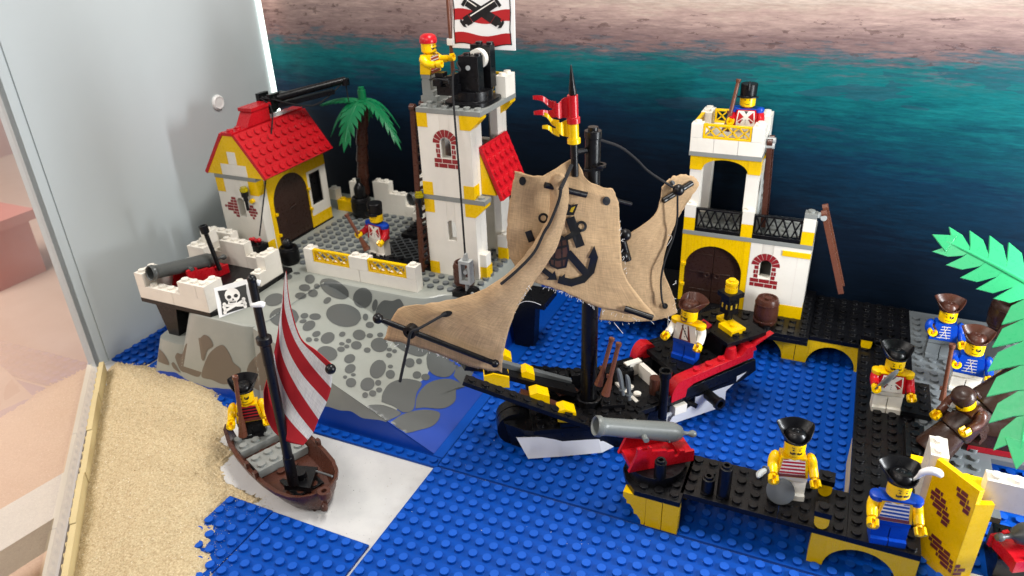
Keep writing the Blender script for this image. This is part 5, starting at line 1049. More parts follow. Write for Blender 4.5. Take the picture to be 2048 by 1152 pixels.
sp('bow_brace', 'dgrey', lambda b: (b.bar((-1.2, 1.3, 3.9), (-7.8, .9, 6.9), .5, .4)), FM); sp('bow_brace', 'black', lambda b: (b.bar((-1.0, .5, 3.6), (-7.8, .4, 6.4), 1.2, .4)), FM)
for u, v, z, sx_ in ((-2.1, -2.3, 3.85, 1.5), (-3.95, -1.2, 4.7, 1.6), (-7.0, .2, 5.7, 2.1), (-4.6, .7, 5.4, 1.1), (-6.1, 2.0, 6.1, .9)):
    sp('yellow_slope', 'yellow', lambda b: (b.prism([(u - .45 * sx_, z - .5), (u + .45 * sx_, z - .75), (u + .45 * sx_, z + .2), (u - .1 * sx_, z + .6), (u - .45 * sx_, z + .45)], v - .55, v + .55, 'y')), FM)
sp('bow_plank', 'brown', lambda b: (b.bar((-1.8, -1.5, 3.1), (-5.4, -1.0, 4.7), 1.1, .5), b.bar((-.8, 1.2, 3.2), (-2.4, .6, 3.6), .9, .3)), FM)
sp('bow_block', 'black', lambda b: (b.box(-4.2, 1.6, 2.8, -1.2, 2.9, 3.9), b.studs(-4.2, 1.8, 3, 1, 3.9), b.box(-2.6, -2.9, 2.8, -1.0, -1.6, 3.2), b.studs(-2.6, -2.7, 1, 1, 3.2), b.box(.8, -1.2, 2.8, 2.6, .6, 3.2), b.studs(.8, -1.2, 2, 2, 3.2), b.box(-1, 2.0, 2.8, 4, 2.9, 4.0), b.studs(-1, 2, 5, 1, 4.0)), FM)
sp('mid_hull', 'black', lambda b: b.box(-2.6, -2.5, .12, 3.4, 2.5, 2.58), RM)
# mast
I4 = Matrix.Identity(4)
MS = sp('mast', 'black', lambda b: (b.lathe([(.95, 2.8), (.95, 3.2), (.7, 3.25), (.62, 3.6), (.6, 9), (.58, 17), (.5, 21.4), (.5, 23.6), (.55, 23.65), (.55, 24.1), (.33, 24.1), (.33, 24.35), (.001, 24.35)], 24)), I4)
sp('mast_ring', 'black', lambda b: b.lathe([(.9, 3.2), (1.02, 3.25), (1.02, 3.4), (.9, 3.45), (.9, 3.2)], 24), I4)
NH = Vector((-RR[2].x, -RR[2].y, 0)).normalized()
def PV(u, v, o, base=SM):
    """point of the upright plane through base, o studs nearer the camera"""
    w_ = ray(u, v); return CC + w_ * ((base + NH * o - CC).dot(NH) / w_.dot(NH))
pd = lambda u, v, d: PV(u, v, (53.6 - d) * 1.13) - SM
sp('topmast', 'black', lambda b: b.tube([pd(1150, 352, 52.7), pd(1146, 200, 52.7)], .24, 12), I4)
sp('mast_tip', 'black', lambda b: (b.tube([pd(1146, 190, 52.7), pd(1145.5, 186, 52.7), pd(1142, 130, 52.7)], [.22, .25, .04], 12)), I4)
sp('mast_link', 'black', lambda b: b.tube([pd(1150, 305, 52.9), pd(1176, 300, 53.5)], .2, 8), I4)
def pennant(mat, c0_, c1_, wav, d):
    a, e = pd(*c0_, d), pd(*c1_, d)
    b = MB(); b.tube([a, a + (e - a) * .78, a + (e - a) * .8, e], [.33, .33, .42, .42], 16)
    for pts, w0 in wav:
        P = catmull([pd(u, v, d + .15 * math.sin(i * 2)) for i, (u, v) in enumerate(pts)], 4); n = len(P); up = (a - e).normalized(); wd = [w0 * (1 - .62 * i / n) for i in range(n)]
        vs = []
        for p, w_ in zip(P, wd): vs += [p + up * w_ / 2, p - up * w_ / 2]
        off = (CC - P[0]).normalized() * .07
        vv = [p + off for p in vs] + [p - off for p in vs]; k = len(vs)
        fs = [(2 * i, 2 * i + 1, 2 * i + 3, 2 * i + 2) for i in range(n - 1)] + [(k + 2 * i, k + 2 * i + 2, k + 2 * i + 3, k + 2 * i + 1) for i in range(n - 1)] + [(2 * i, 2 * i + 2, k + 2 * i + 2, k + 2 * i) for i in range(n - 1)] + [(2 * i + 1, k + 2 * i + 1, k + 2 * i + 3, 2 * i + 3) for i in range(n - 1)] + [(2 * n - 2, 2 * n - 1, k + 2 * n - 1, k + 2 * n - 2)]
        b.add(vv, fs, 0, False)
    b.build('pennant', mat, SH)
pennant('red', (1145, 190), (1147, 246), [([(1142, 216), (1128, 216), (1116, 222), (1106, 212)], 1.5), ([(1112, 212), (1098, 207), (1084, 197), (1066, 195)], .55), ([(1112, 226), (1098, 228), (1084, 225), (1068, 226)], .55)], 52.7)
pennant('yellow', (1146, 240), (1148, 286), [([(1144, 257), (1132, 257), (1122, 258), (1112, 252)], 1.3), ([(1118, 248), (1105, 244), (1095, 232), (1085, 228)], .5), ([(1118, 266), (1106, 262), (1096, 255), (1085, 254)], .5)], 52.7)
sp('crows_dish', 'black', lambda b: (b.lathe([(.1, 0), (.45, .02), (.48, .2), (.3, .2), (.28, .1), (.001, .1)], 16, pd(1198, 334, 53.3)), b.bar(pd(1168, 340, 53.4), pd(1205, 338, 53.3), .4, .15)), I4)
# yards and spikes
def rod(a, e, r, knob=None):
    def f(b):
        b.tube([a, e], r, 12)
        if knob: b.sphere(a, knob, 12, 8)
    return sp('yard', 'black', f, I4)
rod(pd(756, 637, 51.7), pd(990, 727, 51.2), .2, .38); rod(pd(1090, 370, 51.5), pd(1172, 390, 52.2), .2); rod(pd(1172, 385, 52.6), pd(1262, 408, 54.5), .14); rod(pd(1250, 617, 51.7), pd(1306, 636, 51.0), .22); rod(pd(1326, 402, 55.3), pd(1384, 366, 56.3), .2); rod(pd(1240, 465, 54.8), pd(1255, 520, 54.8), .3)
sp('yard_clamp', 'black', lambda b: b.lathe([(.18, -.3), (.48, -.3), (.48, .3), (.18, .3), (.18, -.3)], 16, pd(822, 662, 51.4), 'y'), I4)
for u, v, d, r in ((1357, 380, 55.2, .42), (1250, 470, 54.6, .45), (1247, 512, 54.6, .4), (990, 727, 51.2, .3)): sp('yard_clamp', 'black', lambda b: b.sphere(pd(u, v, d), r, 12, 8), I4)
# sails
def sheet(rows, name, mat, k=7, ruffle=.075):
    R2 = [catmull([pd(u, v, d) for u, v, d in r], k) for r in rows]; m_ = len(R2[0])
    colz = [catmull([r[i] for r in R2], k) for i in range(m_)]; n_ = len(colz[0])
    b = MB(); b.uv = []
    for j in range(n_):
        for i in range(m_):
            p = colz[i][j]; q = p + (CC - SM - p).normalized() * (mn.noise((p.x * .5, p.y * .5, p.z * .5)) * ruffle * 3 + mn.noise((p.x * 2, p.y * 2, p.z * 2)) * ruffle)
            if i in (0, m_ - 1) or j in (0, n_ - 1): q += Vector((random.gauss(0, .02), random.gauss(0, .02), random.gauss(0, .03)))
            b.v.append(q); b.uv.append((i / (m_ - 1), j / (n_ - 1)))
    for j in range(n_ - 1):
        for i in range(m_ - 1): b.f.append([j * m_ + i, j * m_ + i + 1, (j + 1) * m_ + i + 1, (j + 1) * m_ + i]); b.m.append(0); b.s.append(True)
    me = b.mesh(name, [mat]); o = link(name, me, SH); md = o.modifiers.new('thick', 'SOLIDIFY'); md.thickness = .045 * U; md.offset = 0
    return b, o
SA = [[(1030, 342, 52.6), (1085, 352, 52.5), (1147, 318, 52.8), (1176, 362, 52.6), (1226, 378, 52.8)],
      [(1022, 385, 52.5), (1078, 395, 52.4), (1140, 392, 52.5), (1188, 402, 52.5), (1237, 410, 52.8)],
      [(1014, 450, 52.3), (1070, 462, 52.3), (1128, 470, 52.3), (1186, 478, 52.3), (1241, 482, 52.6)],
      [(1018, 508, 52.2), (1070, 525, 52.2), (1125, 535, 52.2), (1190, 548, 52.1), (1252, 555, 52.2)],
      [(1042, 552, 52.2), (1078, 568, 52.2), (1130, 584, 52.1), (1200, 616, 51.9), (1312, 634, 51.5)]]
sa, SAo = sheet(SA, 'main_sail', 'canvas')
SB = [[(1097, 366, 51.9), (1105, 350, 51.5), (1116, 346, 51.35), (1127, 350, 51.4), (1136, 366, 51.6)],
      [(1101, 402, 51.9), (1108, 396, 51.6), (1117, 392, 51.45), (1127, 388, 51.5), (1137, 394, 51.7)],
      [(1094, 440, 51.8), (1103, 438, 51.6), (1112, 436, 51.5), (1122, 435, 51.6), (1131, 437, 51.8)],
      [(1056, 502, 51.6), (1068, 502, 51.5), (1082, 503, 51.4), (1095, 503, 51.5), (1108, 504, 51.7)],
      [(1008, 553, 51.6), (1020, 557, 51.4), (1034, 561, 51.3), (1050, 565, 51.4), (1065, 568, 51.7)],
      [(942, 589, 51.8), (960, 596, 51.5), (985, 604, 51.3), (1012, 611, 51.3), (1036, 614, 51.5)],
      [(862, 606, 52.2), (895, 618, 51.8), (935, 632, 51.5), (978, 648, 51.4), (1019, 656, 51.5)],
      [(796, 618, 52.6), (840, 642, 52.1), (895, 668, 51.8), (955, 692, 51.6), (1007, 708, 51.6)],
      [(769, 678, 52.8), (828, 692, 52.3), (890, 713, 52.0), (950, 735, 51.8), (1004, 745, 51.8)]]
sb_, SBo = sheet(SB, 'torn_sail', 'canvas', 5)
SC = [[(1324, 374, 55.6), (1342, 355, 55.9), (1368, 349, 56.3), (1390, 355, 56.6), (1399, 370, 56.6)],
      [(1308, 432, 55.2), (1325, 430, 55.5), (1344, 426, 55.8), (1360, 421, 56.0), (1371, 411, 56.1)],
      [(1236, 484, 54.8), (1272, 480, 55.0), (1300, 477, 55.2), (1322, 476, 55.4), (1340, 472, 55.6)],
      [(1222, 540, 54.7), (1256, 545, 54.9), (1284, 545, 55.1), (1308, 542, 55.3), (1326, 535, 55.4)],
      [(1208, 600, 54.5), (1250, 606, 54.6), (1286, 606, 54.8), (1322, 600, 55.0), (1346, 590, 55.1)],
      [(1197, 640, 54.4), (1245, 643, 54.4), (1290, 642, 54.5), (1330, 637, 54.6), (1354, 625, 54.8)]]
sc_, SCo = sheet(SC, 'rear_sail', 'canvas')
def sail_print(bvh_, polys, org, k, mat, parent, name, off=.13):
    b = MB()
    for p in polys:
        pts = []
        for a, c_ in zip(p, p[1:] + p[:1]):
            l_ = math.hypot(c_[0] - a[0], c_[1] - a[1]); m_ = max(1, int(l_ * k / 4)); pts += [(a[0] + (c_[0] - a[0]) * i / m_, a[1] + (c_[1] - a[1]) * i / m_) for i in range(m_)]
        vs = []
        for q in pts + [(sum(q[0] for q in pts) / len(pts), sum(q[1] for q in pts) / len(pts))]:
            h = bvh_.ray_cast(CC, ray(org[0] + q[0] * k, org[1] + q[1] * k).normalized())
            if h[0] is None: vs = None; break
            vs.append(h[0] - SM + (CC - h[0]).normalized() * off)
        if vs:
            n_ = len(vs) - 1; c_ = pts and (sum(q[0] for q in pts) / len(pts), sum(q[1] for q in pts) / len(pts)); mids = []
            for q in pts:
                h = bvh_.ray_cast(CC, ray(org[0] + (q[0] + c_[0]) / 2 * k, org[1] + (q[1] + c_[1]) / 2 * k).normalized()); mids.append((h[0] - SM + (CC - h[0]).normalized() * off) if h[0] else vs[-1])
            b.add(vs + mids, [(n_ + 1 + i, n_ + 1 + (i + 1) % n_, n_) for i in range(n_)] + [(i, (i + 1) % n_, n_ + 1 + (i + 1) % n_, n_ + 1 + i) for i in range(n_)])
    if b.v: b.build(name, mat, parent)
bva = BVHTree.FromPolygons([p + SM for p in sa.v], sa.f); Z4 = ((720, 120), .5728)
circ = lambda cx, cy, r: [(cx + r * math.cos(math.pi * i / 8), cy + r * math.sin(math.pi * i / 8)) for i in range(17)]
sail_print(bva, line2([(733, 550), (770, 652)], 32) + line2([(770, 592), (718, 624)], 17) + line2(circ(773, 581, 15), 9) + line2(circ(640, 552, 14), 8) + line2([(650, 562), (690, 545)], 10) + line2([(587, 597), (600, 634)], 24) + line2([(726, 672), (794, 750)], 26)
           + line2([(698, 768), (738, 778), (778, 766), (806, 737), (818, 690)], 26) + [[(796, 692), (832, 690), (818, 648)], [(714, 788), (716, 746), (690, 768)]] + line2([(622, 718), (672, 758)], 18) + [[(652, 768), (680, 736), (688, 768)]], *Z4, 'p_black', SAo, 'printed_anchors')
sail_print(bva, [[(668, 622), (700, 612), (722, 625), (729, 670), (718, 722), (690, 726), (662, 712), (654, 665)]], *Z4, 'p_wood', SAo, 'printed_barrel', .15)
sail_print(bva, line2([(668, 622), (655, 665), (664, 712)], 7) + line2([(722, 625), (729, 670), (718, 722)], 7) + line2([(658, 648), (692, 656), (727, 648)], 8) + line2([(658, 690), (692, 698), (726, 690)], 8) + line2([(682, 625), (678, 722)], 4) + line2([(704, 622), (706, 722)], 4) + line2([(664, 715), (690, 728), (718, 722)], 7) + [[(668, 622), (684, 612), (706, 613), (722, 625), (700, 634), (680, 632)]], *Z4, 'p_black', SAo, 'printed_barrel_hoops', .17)
sail_print(bva, [[(680, 498), (702, 512), (714, 486), (736, 508), (762, 502), (746, 542), (692, 542)]], *Z4, 'p_black', SAo, 'printed_crown'); sail_print(bva, [[(692, 508), (704, 520), (702, 532), (694, 530)], [(714, 498), (726, 515), (722, 530), (708, 528)], [(738, 516), (752, 510), (742, 532), (732, 530)]], *Z4, 'p_gold', SAo, 'printed_crown_gold', .15)
for e_ in (ell(1045, 362, 7, 9), ell(1213, 402, 8, 9)): sail_print(bva, [e_], (0, 0), 1, 'p_black', SAo, 'eyelet')
bvc = BVHTree.FromPolygons([p + SM for p in sc_.v], sc_.f); [sail_print(bvc, [e_], (0, 0), 1, 'p_black', SCo, 'eyelet') for e_ in (ell(1203, 626, 5, 4), ell(1330, 612, 6, 6), ell(1345, 366, 5, 5))]
bvb = BVHTree.FromPolygons([p + SM for p in sb_.v], sb_.f)
sail_print(bvb, [ell(893, 628, 12, 6, -15)], (0, 0), 1, 'p_black', SBo, 'eyelet')
# rigging cords
def cord(pts, r=.09, k=5): return sp('cord', 'rope', lambda b: b.tube(catmull([pd(*q) for q in pts], k), r, 6), I4)
cord([(893, 626, 51.6), (865, 642, 51.3), (838, 657, 51.0), (822, 664, 50.95), (816, 690, 51.2), (808, 725, 51.7), (800, 763, 51.8)], .11)
cord([(1122, 372, 51.1), (1118, 400, 51.1), (1100, 445, 51.0), (1088, 465, 51.1), (1068, 505, 51.1), (1035, 540, 51.0), (1002, 568, 51.1)], .11); cord([(1143, 330, 52.2), (1133, 352, 51.6), (1120, 380, 51.05)], .13)
cord([(1186, 277, 53.3), (1210, 283, 53.6), (1242, 295, 54.0), (1272, 318, 54.6), (1300, 345, 55.0), (1350, 377, 55.2)], .09); cord([(1355, 385, 55.0), (1355, 410, 55.0), (1354, 440, 55.1), (1345, 480, 55.2), (1330, 520, 55.0), (1322, 560, 54.8), (1324, 600, 54.6), (1330, 614, 54.5)], .08)
# frayed threads
def fray(edge, n_, d):
    b = MB()
    for _ in range(n_):
        t = random.random() * (len(edge) - 1); i = int(t); f = t - i; u = edge[i][0] + (edge[i + 1][0] - edge[i][0]) * f; v = edge[i][1] + (edge[i + 1][1] - edge[i][1]) * f
        dx, dy = random.gauss(0, 2.6), random.gauss(3, 2.4); b.tube([pd(u, v, d), pd(u + dx * .6, v + dy * .5, d), pd(u + dx * 1.2, v + dy, d - .05)], .018, 4)
    return b
fb = fray([(1003, 700), (1015, 640), (1030, 612), (1062, 567)], 60, 51.6); g2 = fray([(1085, 572), (1130, 586), (1200, 618), (1290, 642)], 45, 51.95); fb.v += []; fb.add(g2.v, g2.f)
for e_, n_, d in (([(770, 683), (830, 695), (900, 716), (1000, 746)], 26, 52.1), ([(1200, 643), (1250, 646), (1340, 638)], 10, 54.4), ([(1240, 430), (1246, 500), (1256, 556)], 16, 52.2), ([(1352, 560), (1352, 620)], 10, 54.8)): g2 = fray(e_, n_, d); fb.add(g2.v, g2.f)
for P in ([(1032, 612, 51.6), (1048, 603, 51.5), (1066, 604, 51.5), (1082, 610, 51.6)], [(1228, 645, 54.3), (1236, 655, 54.2), (1246, 667, 54.2)], [(1337, 632, 54.6), (1336, 655, 54.5), (1342, 672, 54.5)], [(1336, 470, 55.4), (1344, 474, 55.2), (1334, 492, 55.2)]): fb.tube(catmull([pd(*q) for q in P], 4), .022, 4)
o = fb.build('frayed_threads', 'cap', SH, kind='stuff')

# stern section
sternF = [(1.2, -2.6), (10.5, -2.75), (12.2, -1.6), (12.2, 1.6), (10.5, 2.6), (1.2, 2.6)]
sp('stern_hull', 'black', lambda b: loft(b, [(1.6, -1.9), (8.0, -1.9), (9.2, -1), (9.2, 1), (8, 1.9), (1.6, 1.9)], sternF, .12, 3.1), RM)
sp('stern_side', 'black', lambda b: (b.prism([(1.4, 2.5), (4.2, 2.5), (4.6, 3.6), (11.4, 4.3), (11.6, 3.2), (10.2, 2.6)], -2.85, -2.6, 'y'), b.prism([(1.4, 2.5), (4.2, 2.5), (4.6, 3.8), (11.4, 4.6), (11.6, 3.2)], 2.45, 2.7, 'y')), RM)
sp('mid_deck', 'black', lambda b: (b.box(.4, -2.9, 2.6, 4.4, -1.4, 3.0), b.studs(.4, -2.9, 4, 1, 3.0), b.box(2.6, -2.95, 3.0, 4.6, -1.9, 3.5), b.studs(2.7, -2.9, 2, 1, 3.5), b.box(1.0, 1.4, 2.6, 4.6, 2.6, 3.9), b.studs(1.2, 1.5, 3, 1, 3.9)), RM)
sp('hold_box', 'white', lambda b: (b.box(.9, -1.8, 2.82, 3.0, 1.3, 3.05), b.studs(1.0, -1.6, 1, 2, 3.05), b.box(3.0, -1.4, 2.7, 3.4, 1.0, 4.25), b.box(2.0, 1.2, 2.7, 3.4, 1.7, 4.3)), RM)
sp('quarter_deck', 'black', lambda b: (b.box(4.3, -2.3, 4.3, 9.6, 2.3, 4.7), b.studs(4.5, -2.2, 5, 4, 4.7, skip=lambda x, y: 5 < x < 7.2 and -2 < y < .7), b.box(4.3, 2.3, 3.6, 11, 2.65, 5.0)), RM)
sp('hold_post', 'brown', lambda b: b.cyl((2.8, -1.5, 2.6), .42, 1.9, 14), RM)
def redrail(b, s_):
    v0, v1 = (s_ * 2.6 - .45, s_ * 2.6 + .45); arc = [(3.3 + 1.0 - 1.0 * math.cos(math.pi / 2 * i / 8), 3.3 + 1.45 * math.sin(math.pi / 2 * i / 8)) for i in range(9)]
    b.prism([(3.3, 2.95)] + arc + [(5.2, 4.85), (5.2, 4.05), (4.7, 3.8), (4.6, 3.1)], v0, v1, 'y')
    b.prism([(5.21, 4.1), (10.9, 4.75), (10.9, 5.35), (5.21, 4.85)], v0, v1, 'y')
    for k in range(4): b.cyl((5.8 + k * 1.15, s_ * 2.6, 4.87 + k * .11), .3, .25, 12)
    b.prism([(9.6, 5.2), (11.2, 5.4), (11.0, 5.8), (10.2, 5.8), (10.0, 5.5)], v0, v1, 'y'); b.prism([(10.9, 5.5), (13.0, 6.3), (11.4, 5.95)], v0 + .2, v1 - .2, 'y')
sp('red_rail', 'red', lambda b: redrail(b, -1), RM)
sp('red_rail', 'red', lambda b: b.prism([(3.3, 2.95)] + [(3.3 + 1.0 - 1.0 * math.cos(math.pi / 2 * i / 8), 3.6 + 1.6 * math.sin(math.pi / 2 * i / 8)) for i in range(9)] + [(4.9, 5.0), (5.3, 4.5), (4.7, 4.3), (4.6, 3.4)], 1.9, 2.8, 'y'), RM)
sp('red_cone', 'red', lambda b: b.cyl((9.0, -2.6, 5.1), .52, .95, 16, .36), RM)
sp('poop_deck', 'black', lambda b: (b.box(8.6, -2.6, 6.1, 12.4, -.4, 6.45), b.studs(9.4, -2.4, 2, 2, 6.45), b.box(8.2, -.38, 5.9, 12.2, 2.5, 6.25), b.studs(8.4, .4, 3, 2, 6.25), b.box(8.6, -2.0, 4.7, 11.2, 2.0, 6.1)), RM)
sp('inner_slope', 'dred', lambda b: (b.prism([(6.9, 5.0), (9.3, 6.5), (9.3, 5.4), (7.9, 4.75)], .2, 1.3, 'y'), b.stud(7.3, .7, 5.3)), RM)
LN = sp('stern_lantern', 'black', lambda b: (b.box(10.2, -.5, 7.4, 11.2, .5, 8.9), b.box(9.95, -.7, 8.9, 11.45, .7, 9.3), b.cyl((10.7, 0, 6.5), .35, 1.0, 12)), RM)
b = MB(); b.M = RM; b.box(9.5, -1.9, 6.46, 10.9, -.3, 6.86); b.studs(9.7, -1.7, 1, 1, 6.86); b.box(10.2, -.3, 6.5, 11.0, .8, 6.8); b.cyl((10.7, 0, 9.3), .5, .45, 16); b.cyl((10.7, 0, 9.75), .38, .2, 14); b.cyl((10.7, 0, 9.95), .5, .22, 16); b.stud(10.7, 0, 10.17); b.build('lantern_trim', 'yellow', SH)
b = MB(); b.M = RM
for s_ in (-.25, .25): b.box(10.18, s_ - .08, 7.9, 10.2, s_ + .08, 8.3); b.box(10.62 + s_, -.52, 7.9, 10.78 + s_, -.5, 8.3)
b.build('lantern_light', 'p_gold', SH)
sp('side_gun', 'black', lambda b: (b.lathe([(.001, -2.6), (.42, -2.6), (.42, -4.0), (.5, -4.02), (.5, -4.3), (.3, -4.3), (.3, -3.8), (.001, -3.8)], 18, (7.0, 0, 2.35), 'y'), b.bar((5.2, -2.7, 2.2), (5.5, -3.4, 2.1), .25, .3)), RM)
sp('side_brick', 'white', lambda b: b.box(3.6, -3.2, 1.75, 4.7, -2.5, 2.5), RM)
sp('post', 'black', lambda b: b.lathe([(.34, 1.9), (.34, 5.6), (.46, 5.65), (.5, 6.2), (.34, 6.2), (.3, 5.8), (.001, 5.8)], 16, (2.5, -3.1, 0)), RM)
# weapons rack amidships
musket((pd(1212, 790, 51.9) + SM), (pd(1238, 686, 52.2) + SM), 'brown musket leaning beside the ship mast, right of its pair'); musket((pd(1198, 770, 52.6) + SM), (pd(1224, 676, 52.9) + SM), 'brown musket leaning beside the ship mast, closest to the mast')
for u0, v0, u1, v1, lb_ in ((1247, 790, 1236, 735, 'grey cutlass stuck upright beside the ship mast'), (1259, 800, 1254, 748, 'grey cutlass stuck upright by the white hold of the ship')): sword(pd(u0, v0, 51.9) + SM, pd(u1, v1, 52.1) + SM, lb_, 'dgrey')
# paper hull strips
def strip(pts, name='paper_hull'):
    b = MB()
    for (lo, hi), (lo2, hi2) in zip(pts, pts[1:]):
        lo, hi, lo2, hi2 = [Vector(q) - SM for q in (lo, hi, lo2, hi2)]; t = Vector((.03, -.03, 0)); b.add([lo, lo2, hi2, hi, lo - t, lo2 - t, hi2 - t, hi - t], [(0, 1, 2, 3), (7, 6, 5, 4), (0, 4, 5, 1), (3, 2, 6, 7)])
    b.build(name, 'paper', SH)
strip([((6.3, 3.1, .21), (5.3, 3.3, 1.75)), ((8.4, 4.2, .21), (8.0, 4.5, 1.75)), ((11.2, 5.8, .21), (10.7, 6.0, 1.75)), ((11.9, 6.9, .21), (11.4, 6.7, 1.3)), ((12.9, 7.8, .21), (12.5, 7.9, 1.2)), ((14.2, 9.5, .21), (13.8, 9.7, 1.3)), ((15.6, 11.0, .21), (15.2, 11.2, 1.4))])
ln0, ln1 = Vector((15.45, 10.85, 0)), Vector((18.9, 14.6, 0)); nn0 = Vector((ln1.y - ln0.y, -(ln1.x - ln0.x), 0)).normalized()
def onp(u, v): w_ = ray(u, v); return CC + w_ * ((ln0 - CC).dot(nn0) / w_.dot(nn0)) - SM
pp = [onp(*q) for q in [(1335, 851), (1449, 812), (1452, 782), (1493, 744), (1475, 752), (1392, 783), (1390, 808), (1345, 834)]]
b = MB(); b.add(pp + [p - nn0 * .05 for p in pp], [tuple(range(8)), tuple(range(15, 7, -1))] + [(i, (i + 1) % 8, 8 + (i + 1) % 8, 8 + i) for i in range(8)]); b.build('paper_hull', 'paper', SH)
minifig((15.35, 14.0, 4.72), rad(-14), 'captain with brown hat, yellow epaulettes and white coat on the ship stern', 'white', 'white', 'blue', prints='coat', hat=('tricorne', 'brown'), epaul='yellow', face='beard', armL=10, armR=30, head_rot=rad(-22))
# dark timber prop in the harbour behind the sail
b = MB(); q = PX(1050, 690, z=.1); b.prism([(-1.0, 0), (.9, 0), (1.2, 4.5), (-1.4, 4.5)], -.6, .6, 'y'); b.box(-2.6, -.9, 4.5, 2.2, 2.2, 5.1); b.build('black_prop', 'black', None, 'black tapered prop standing on the blue plate behind the torn sail', 'prop', loc=(q.x, q.y + .5, 0))

# ------------------------------------------------------------------ rowing boat
BO = thing('rowing_boat', 'brown rowing boat with striped sail drawn up by the sand', 'boat', (-10.3, -4.55, -.2), rad(-23))
def hull(b):
    St = [(-6.0, 1.55, 2.05), (-5.6, 1.9, 1.95), (-4, 2.3, 1.8), (-2, 2.5, 1.7), (0, 2.55, 1.7), (2, 2.45, 1.75), (3.6, 2.25, 1.85), (4.8, 1.85, 1.95), (5.5, 1.35, 2.05), (5.95, .7, 2.1), (6.1, .25, 2.15)]
    rows = []
    for u, w, z in St:
        o_ = [(u * .9, .45 * w, .0), (u * .95, .78 * w, .45), (u * .985, .95 * w, 1.2), (u, w, z - .28), (u, w + .12, z - .26), (u, w + .12, z), (u, w - .16, z), (u * .985, (w - .2) * .97, z - .3), (u * .955, (w - .2) * .8, .55), (u * .955, 0, .55)]
        rows.append([(x, max(0, y), zz) for x, y, zz in o_])
    n_ = len(rows[0])
    for s_ in (1, -1):
        vs = [(x, s_ * y, z) for r in rows for x, y, z in r]
        b.add(vs, [(k * n_ + i, k * n_ + i + 1, (k + 1) * n_ + i + 1, (k + 1) * n_ + i) for k in range(len(rows) - 1) for i in range(n_ - 1)], 0, True)
        b.add([(x, s_ * y, z) for x, y, z in rows[0]] + [(rows[0][0][0], 0, 0)], [tuple(range(n_ + 1))]); b.add([(x, s_ * y, z) for x, y, z in rows[-1]] + [(rows[-1][0][0], 0, 0)], [tuple(range(n_ + 1))])
    b.box(-5.4, -.6, -.0, 5.3, .6, .1)
part('hull', 'brown', BO, hull)
part('bow_ring', 'brown', BO, lambda b: (b.lathe([(.16, 1.7), (.45, 1.7), (.48, 1.95), (.45, 2.2), (.2, 2.2), (.16, 1.7)], 18, (6.25, 0, 0)), b.lathe([(.001, .1), (.25, .15), (.28, .6), (.001, .9)], 12, (5.75, 0, 0))))
for u in (-.4, 1.0):
    for s_ in (1, -1): part('oarlock', 'brown', BO, lambda b: b.box(u - .2, s_ * 2.5 - .14, 1.6, u + .2, s_ * 2.5 + .14, 2.15))
part('floor_studs', 'brown', BO, lambda b: b.studs(-5, -1, 10, 2, .56))
for u in (-.9, -3.9):
    part('bench', 'grey', BO, lambda b: (b.box(u - 1, -2.0, .6, u + 1, 2.0, 1.25), b.studs(u - 1, -2, 2, 4, 1.25)))
part('mast_step', 'black', BO, lambda b: (b.prism([(1.2, .3), (2.6, -1.3), (4.2, -.1), (2.6, 1.4)], .7, 1.15, 'z'), b.box(1.4, -1.1, .56, 3.9, 1.1, .72), b.cyl((2.7, 0, 1.15), .45, .5, 14)))
part('oar', 'dgrey', BO, lambda b: b.tube([(3.0, 1.1, 1.2), (5.3, 1.2, 2.1)], .08, 8))
BOw = Matrix.Translation(Vector((-10.3, -4.55, -.2))) @ Matrix.Rotation(rad(-23), 4, 'Z'); BOi = BOw.inverted()
mb_, mt_ = PX(587, 967, z=1.2), Vector((-7.75, -6.15, 17.25))
def ms(t): return mb_ + (mt_ - mb_) * t
part('mast', 'black', BO, lambda b: (b.tube([BOi @ ms(0), BOi @ ms(.15)], .38, 14), b.tube([BOi @ ms(.15), BOi @ ms(.72)], .33, 14), b.tube([BOi @ ms(.62), BOi @ ms(.71), BOi @ ms(.72), BOi @ ms(.745), BOi @ ms(.75)], [.36, .36, .5, .5, .38], 16), b.tube([BOi @ ms(.75), BOi @ ms(1)], .27, 12), b.sphere(BOi @ ms(1), .3, 12, 8)))
dm = lambda t: (ms(t) - CC).dot(RR[2])
Z8 = lambda x, y: (400 + x * .46875, 520 + y * .46875)
rowsb = [[(368, 45), (386, 190), (430, 330), (495, 385), (563, 445)], [(367, 47), (382, 190), (424, 330), (488, 402), (563, 474)], [(362, 70), (362, 205), (402, 335), (470, 442), (559, 545)], [(353, 150), (350, 275), (378, 385), (440, 492), (541, 605)],
         [(337, 275), (341, 362), (368, 452), (425, 560), (506, 680)], [(316, 395), (328, 460), (360, 550), (410, 640), (484, 735)], [(291, 490), (308, 560), (340, 622), (390, 692), (460, 767)], [(272, 560), (277, 650), (312, 728), (375, 775), (441, 791)]]
dd_ = [[.8, .8, .7, .4, .0], [.8, .8, .7, .4, .0], [.8, .85, .75, .4, .0], [.85, .95, .8, .4, .0], [.9, 1.0, .8, .3, -.1], [.9, 1.0, .8, .2, -.2], [.7, .8, .6, .0, -.4], [-.1, .0, -.1, -.4, -.6]]
B2 = [[PV(*Z8(*p), -q, ms(.5)) for p, q in zip(r, dq)] for r, dq in zip(rowsb, dd_)]
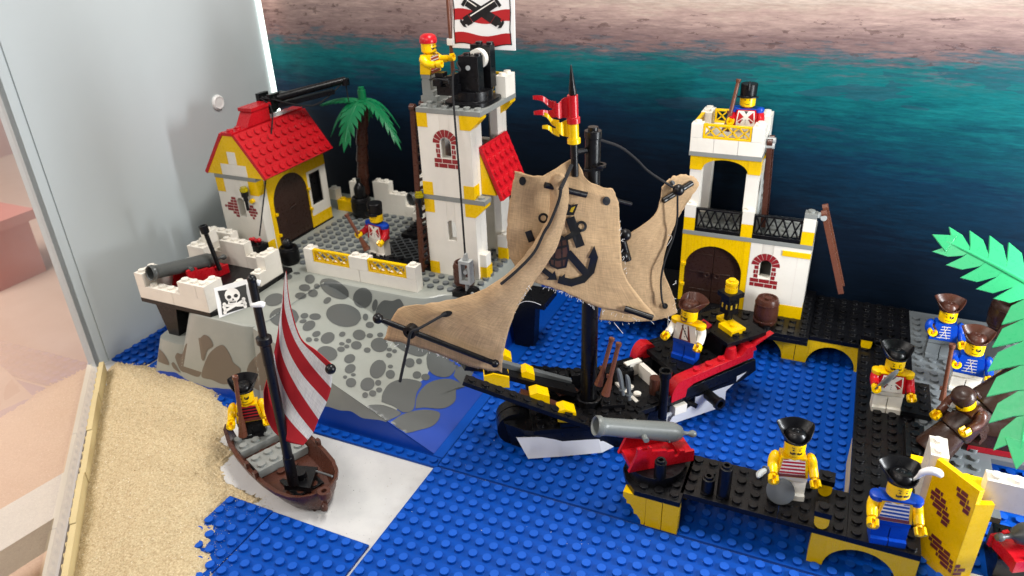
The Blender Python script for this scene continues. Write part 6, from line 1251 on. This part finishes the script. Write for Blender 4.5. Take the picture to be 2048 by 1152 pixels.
def bsheet():
    kk = 6; R2 = [catmull([BOi @ p for p in r], kk) for r in B2]; m_ = len(R2[0]); cz = [catmull([r[i] for r in R2], kk) for i in range(m_)]; n_ = len(cz[0]); b = MB(); b.uv = []
    for j in range(n_):
        for i in range(m_): b.v.append(cz[i][j]); b.uv.append((i / (m_ - 1), min(.9999, j / (n_ - 1))))
    for j in range(n_ - 1):
        for i in range(m_ - 1): b.f.append([j * m_ + i, j * m_ + i + 1, (j + 1) * m_ + i + 1, (j + 1) * m_ + i]); b.m.append(0); b.s.append(True)
    o = link('striped_sail', b.mesh('striped_sail', ['stripes']), BO); md = o.modifiers.new('thick', 'SOLIDIFY'); md.thickness = .045 * U; md.offset = 0
bsheet()
part('sail_knob', 'black', BO, lambda b: b.sphere(BOi @ PV(661, 738, .1, ms(.5)), .36, 12, 8))
# skull flag
fd = dm(.92)
P3 = lambda x, y, o_=0: BOi @ PX(*Z8(x, y), d=fd - o_)
def fsheet(b):
    q = [(58, 120), (130, 100), (208, 80), (216, 130), (226, 195), (150, 222), (82, 248), (70, 185)]
    b.add([P3(*p, .07) for p in q] + [P3(*p, -.07) for p in q], [tuple(range(8)), tuple(range(15, 7, -1))] + [(i, (i + 1) % 8, 8 + (i + 1) % 8, 8 + i) for i in range(8)])
    for y in (95, 188): b.tube([P3(212 + (y > 100) * 10, y + 4), P3(240 + (y > 100) * 22, y, .1), P3(256 + (y > 100) * 16, y + 4)], [.16, .2, .2], 10)
part('skull_flag', 'cap', BO, fsheet)
def fdec(polys, mat, name, o_): decal(polys, mat, BO, name, lambda x, y: P3(x, y, o_))
fdec([[(75, 132), (110, 128), (150, 118), (196, 104), (199, 140), (214, 200), (165, 212), (95, 234), (90, 180)]], 'p_black', 'printed_field', .085)
bone = lambda a, c_: line2([a, c_], 11) + [ell(a[0], a[1] - 6, 8, n=8), ell(a[0] - 1, a[1] + 6, 8, n=8), ell(c_[0], c_[1] - 6, 8, n=8), ell(c_[0] + 1, c_[1] + 6, 8, n=8)]
fdec([ell(138, 150, 33, 31), rect(120, 172, 158, 192)], 'p_white', 'printed_skull', .1); fdec(bone((104, 195), (192, 192)), 'p_white', 'printed_bone', .1); fdec(bone((108, 218), (186, 172)), 'p_white', 'printed_bone', .105)
fdec([ell(124, 158, 9, 8), ell(153, 152, 9, 8), [(136, 172), (146, 170), (140, 162)]] + line2([(126, 182), (154, 178)], 4), 'p_black', 'printed_eyes', .12)
minifig((-14.4, -3.0, .75), rad(38), 'pirate with eye patch and red black striped vest standing in the rowing boat', 'yellow', 'yellow', 'black', prints='stripes', pc=('p_black', 'p_red'), hat=('tricorne', 'black'), face='patch', armR=35, armL=15)
musket(PV(487, 872, 1.1, Vector((-14.4, -3.0, 0))), PV(470, 752, .9, Vector((-14.4, -3.0, 0))), 'brown musket held upright by the pirate in the rowing boat')
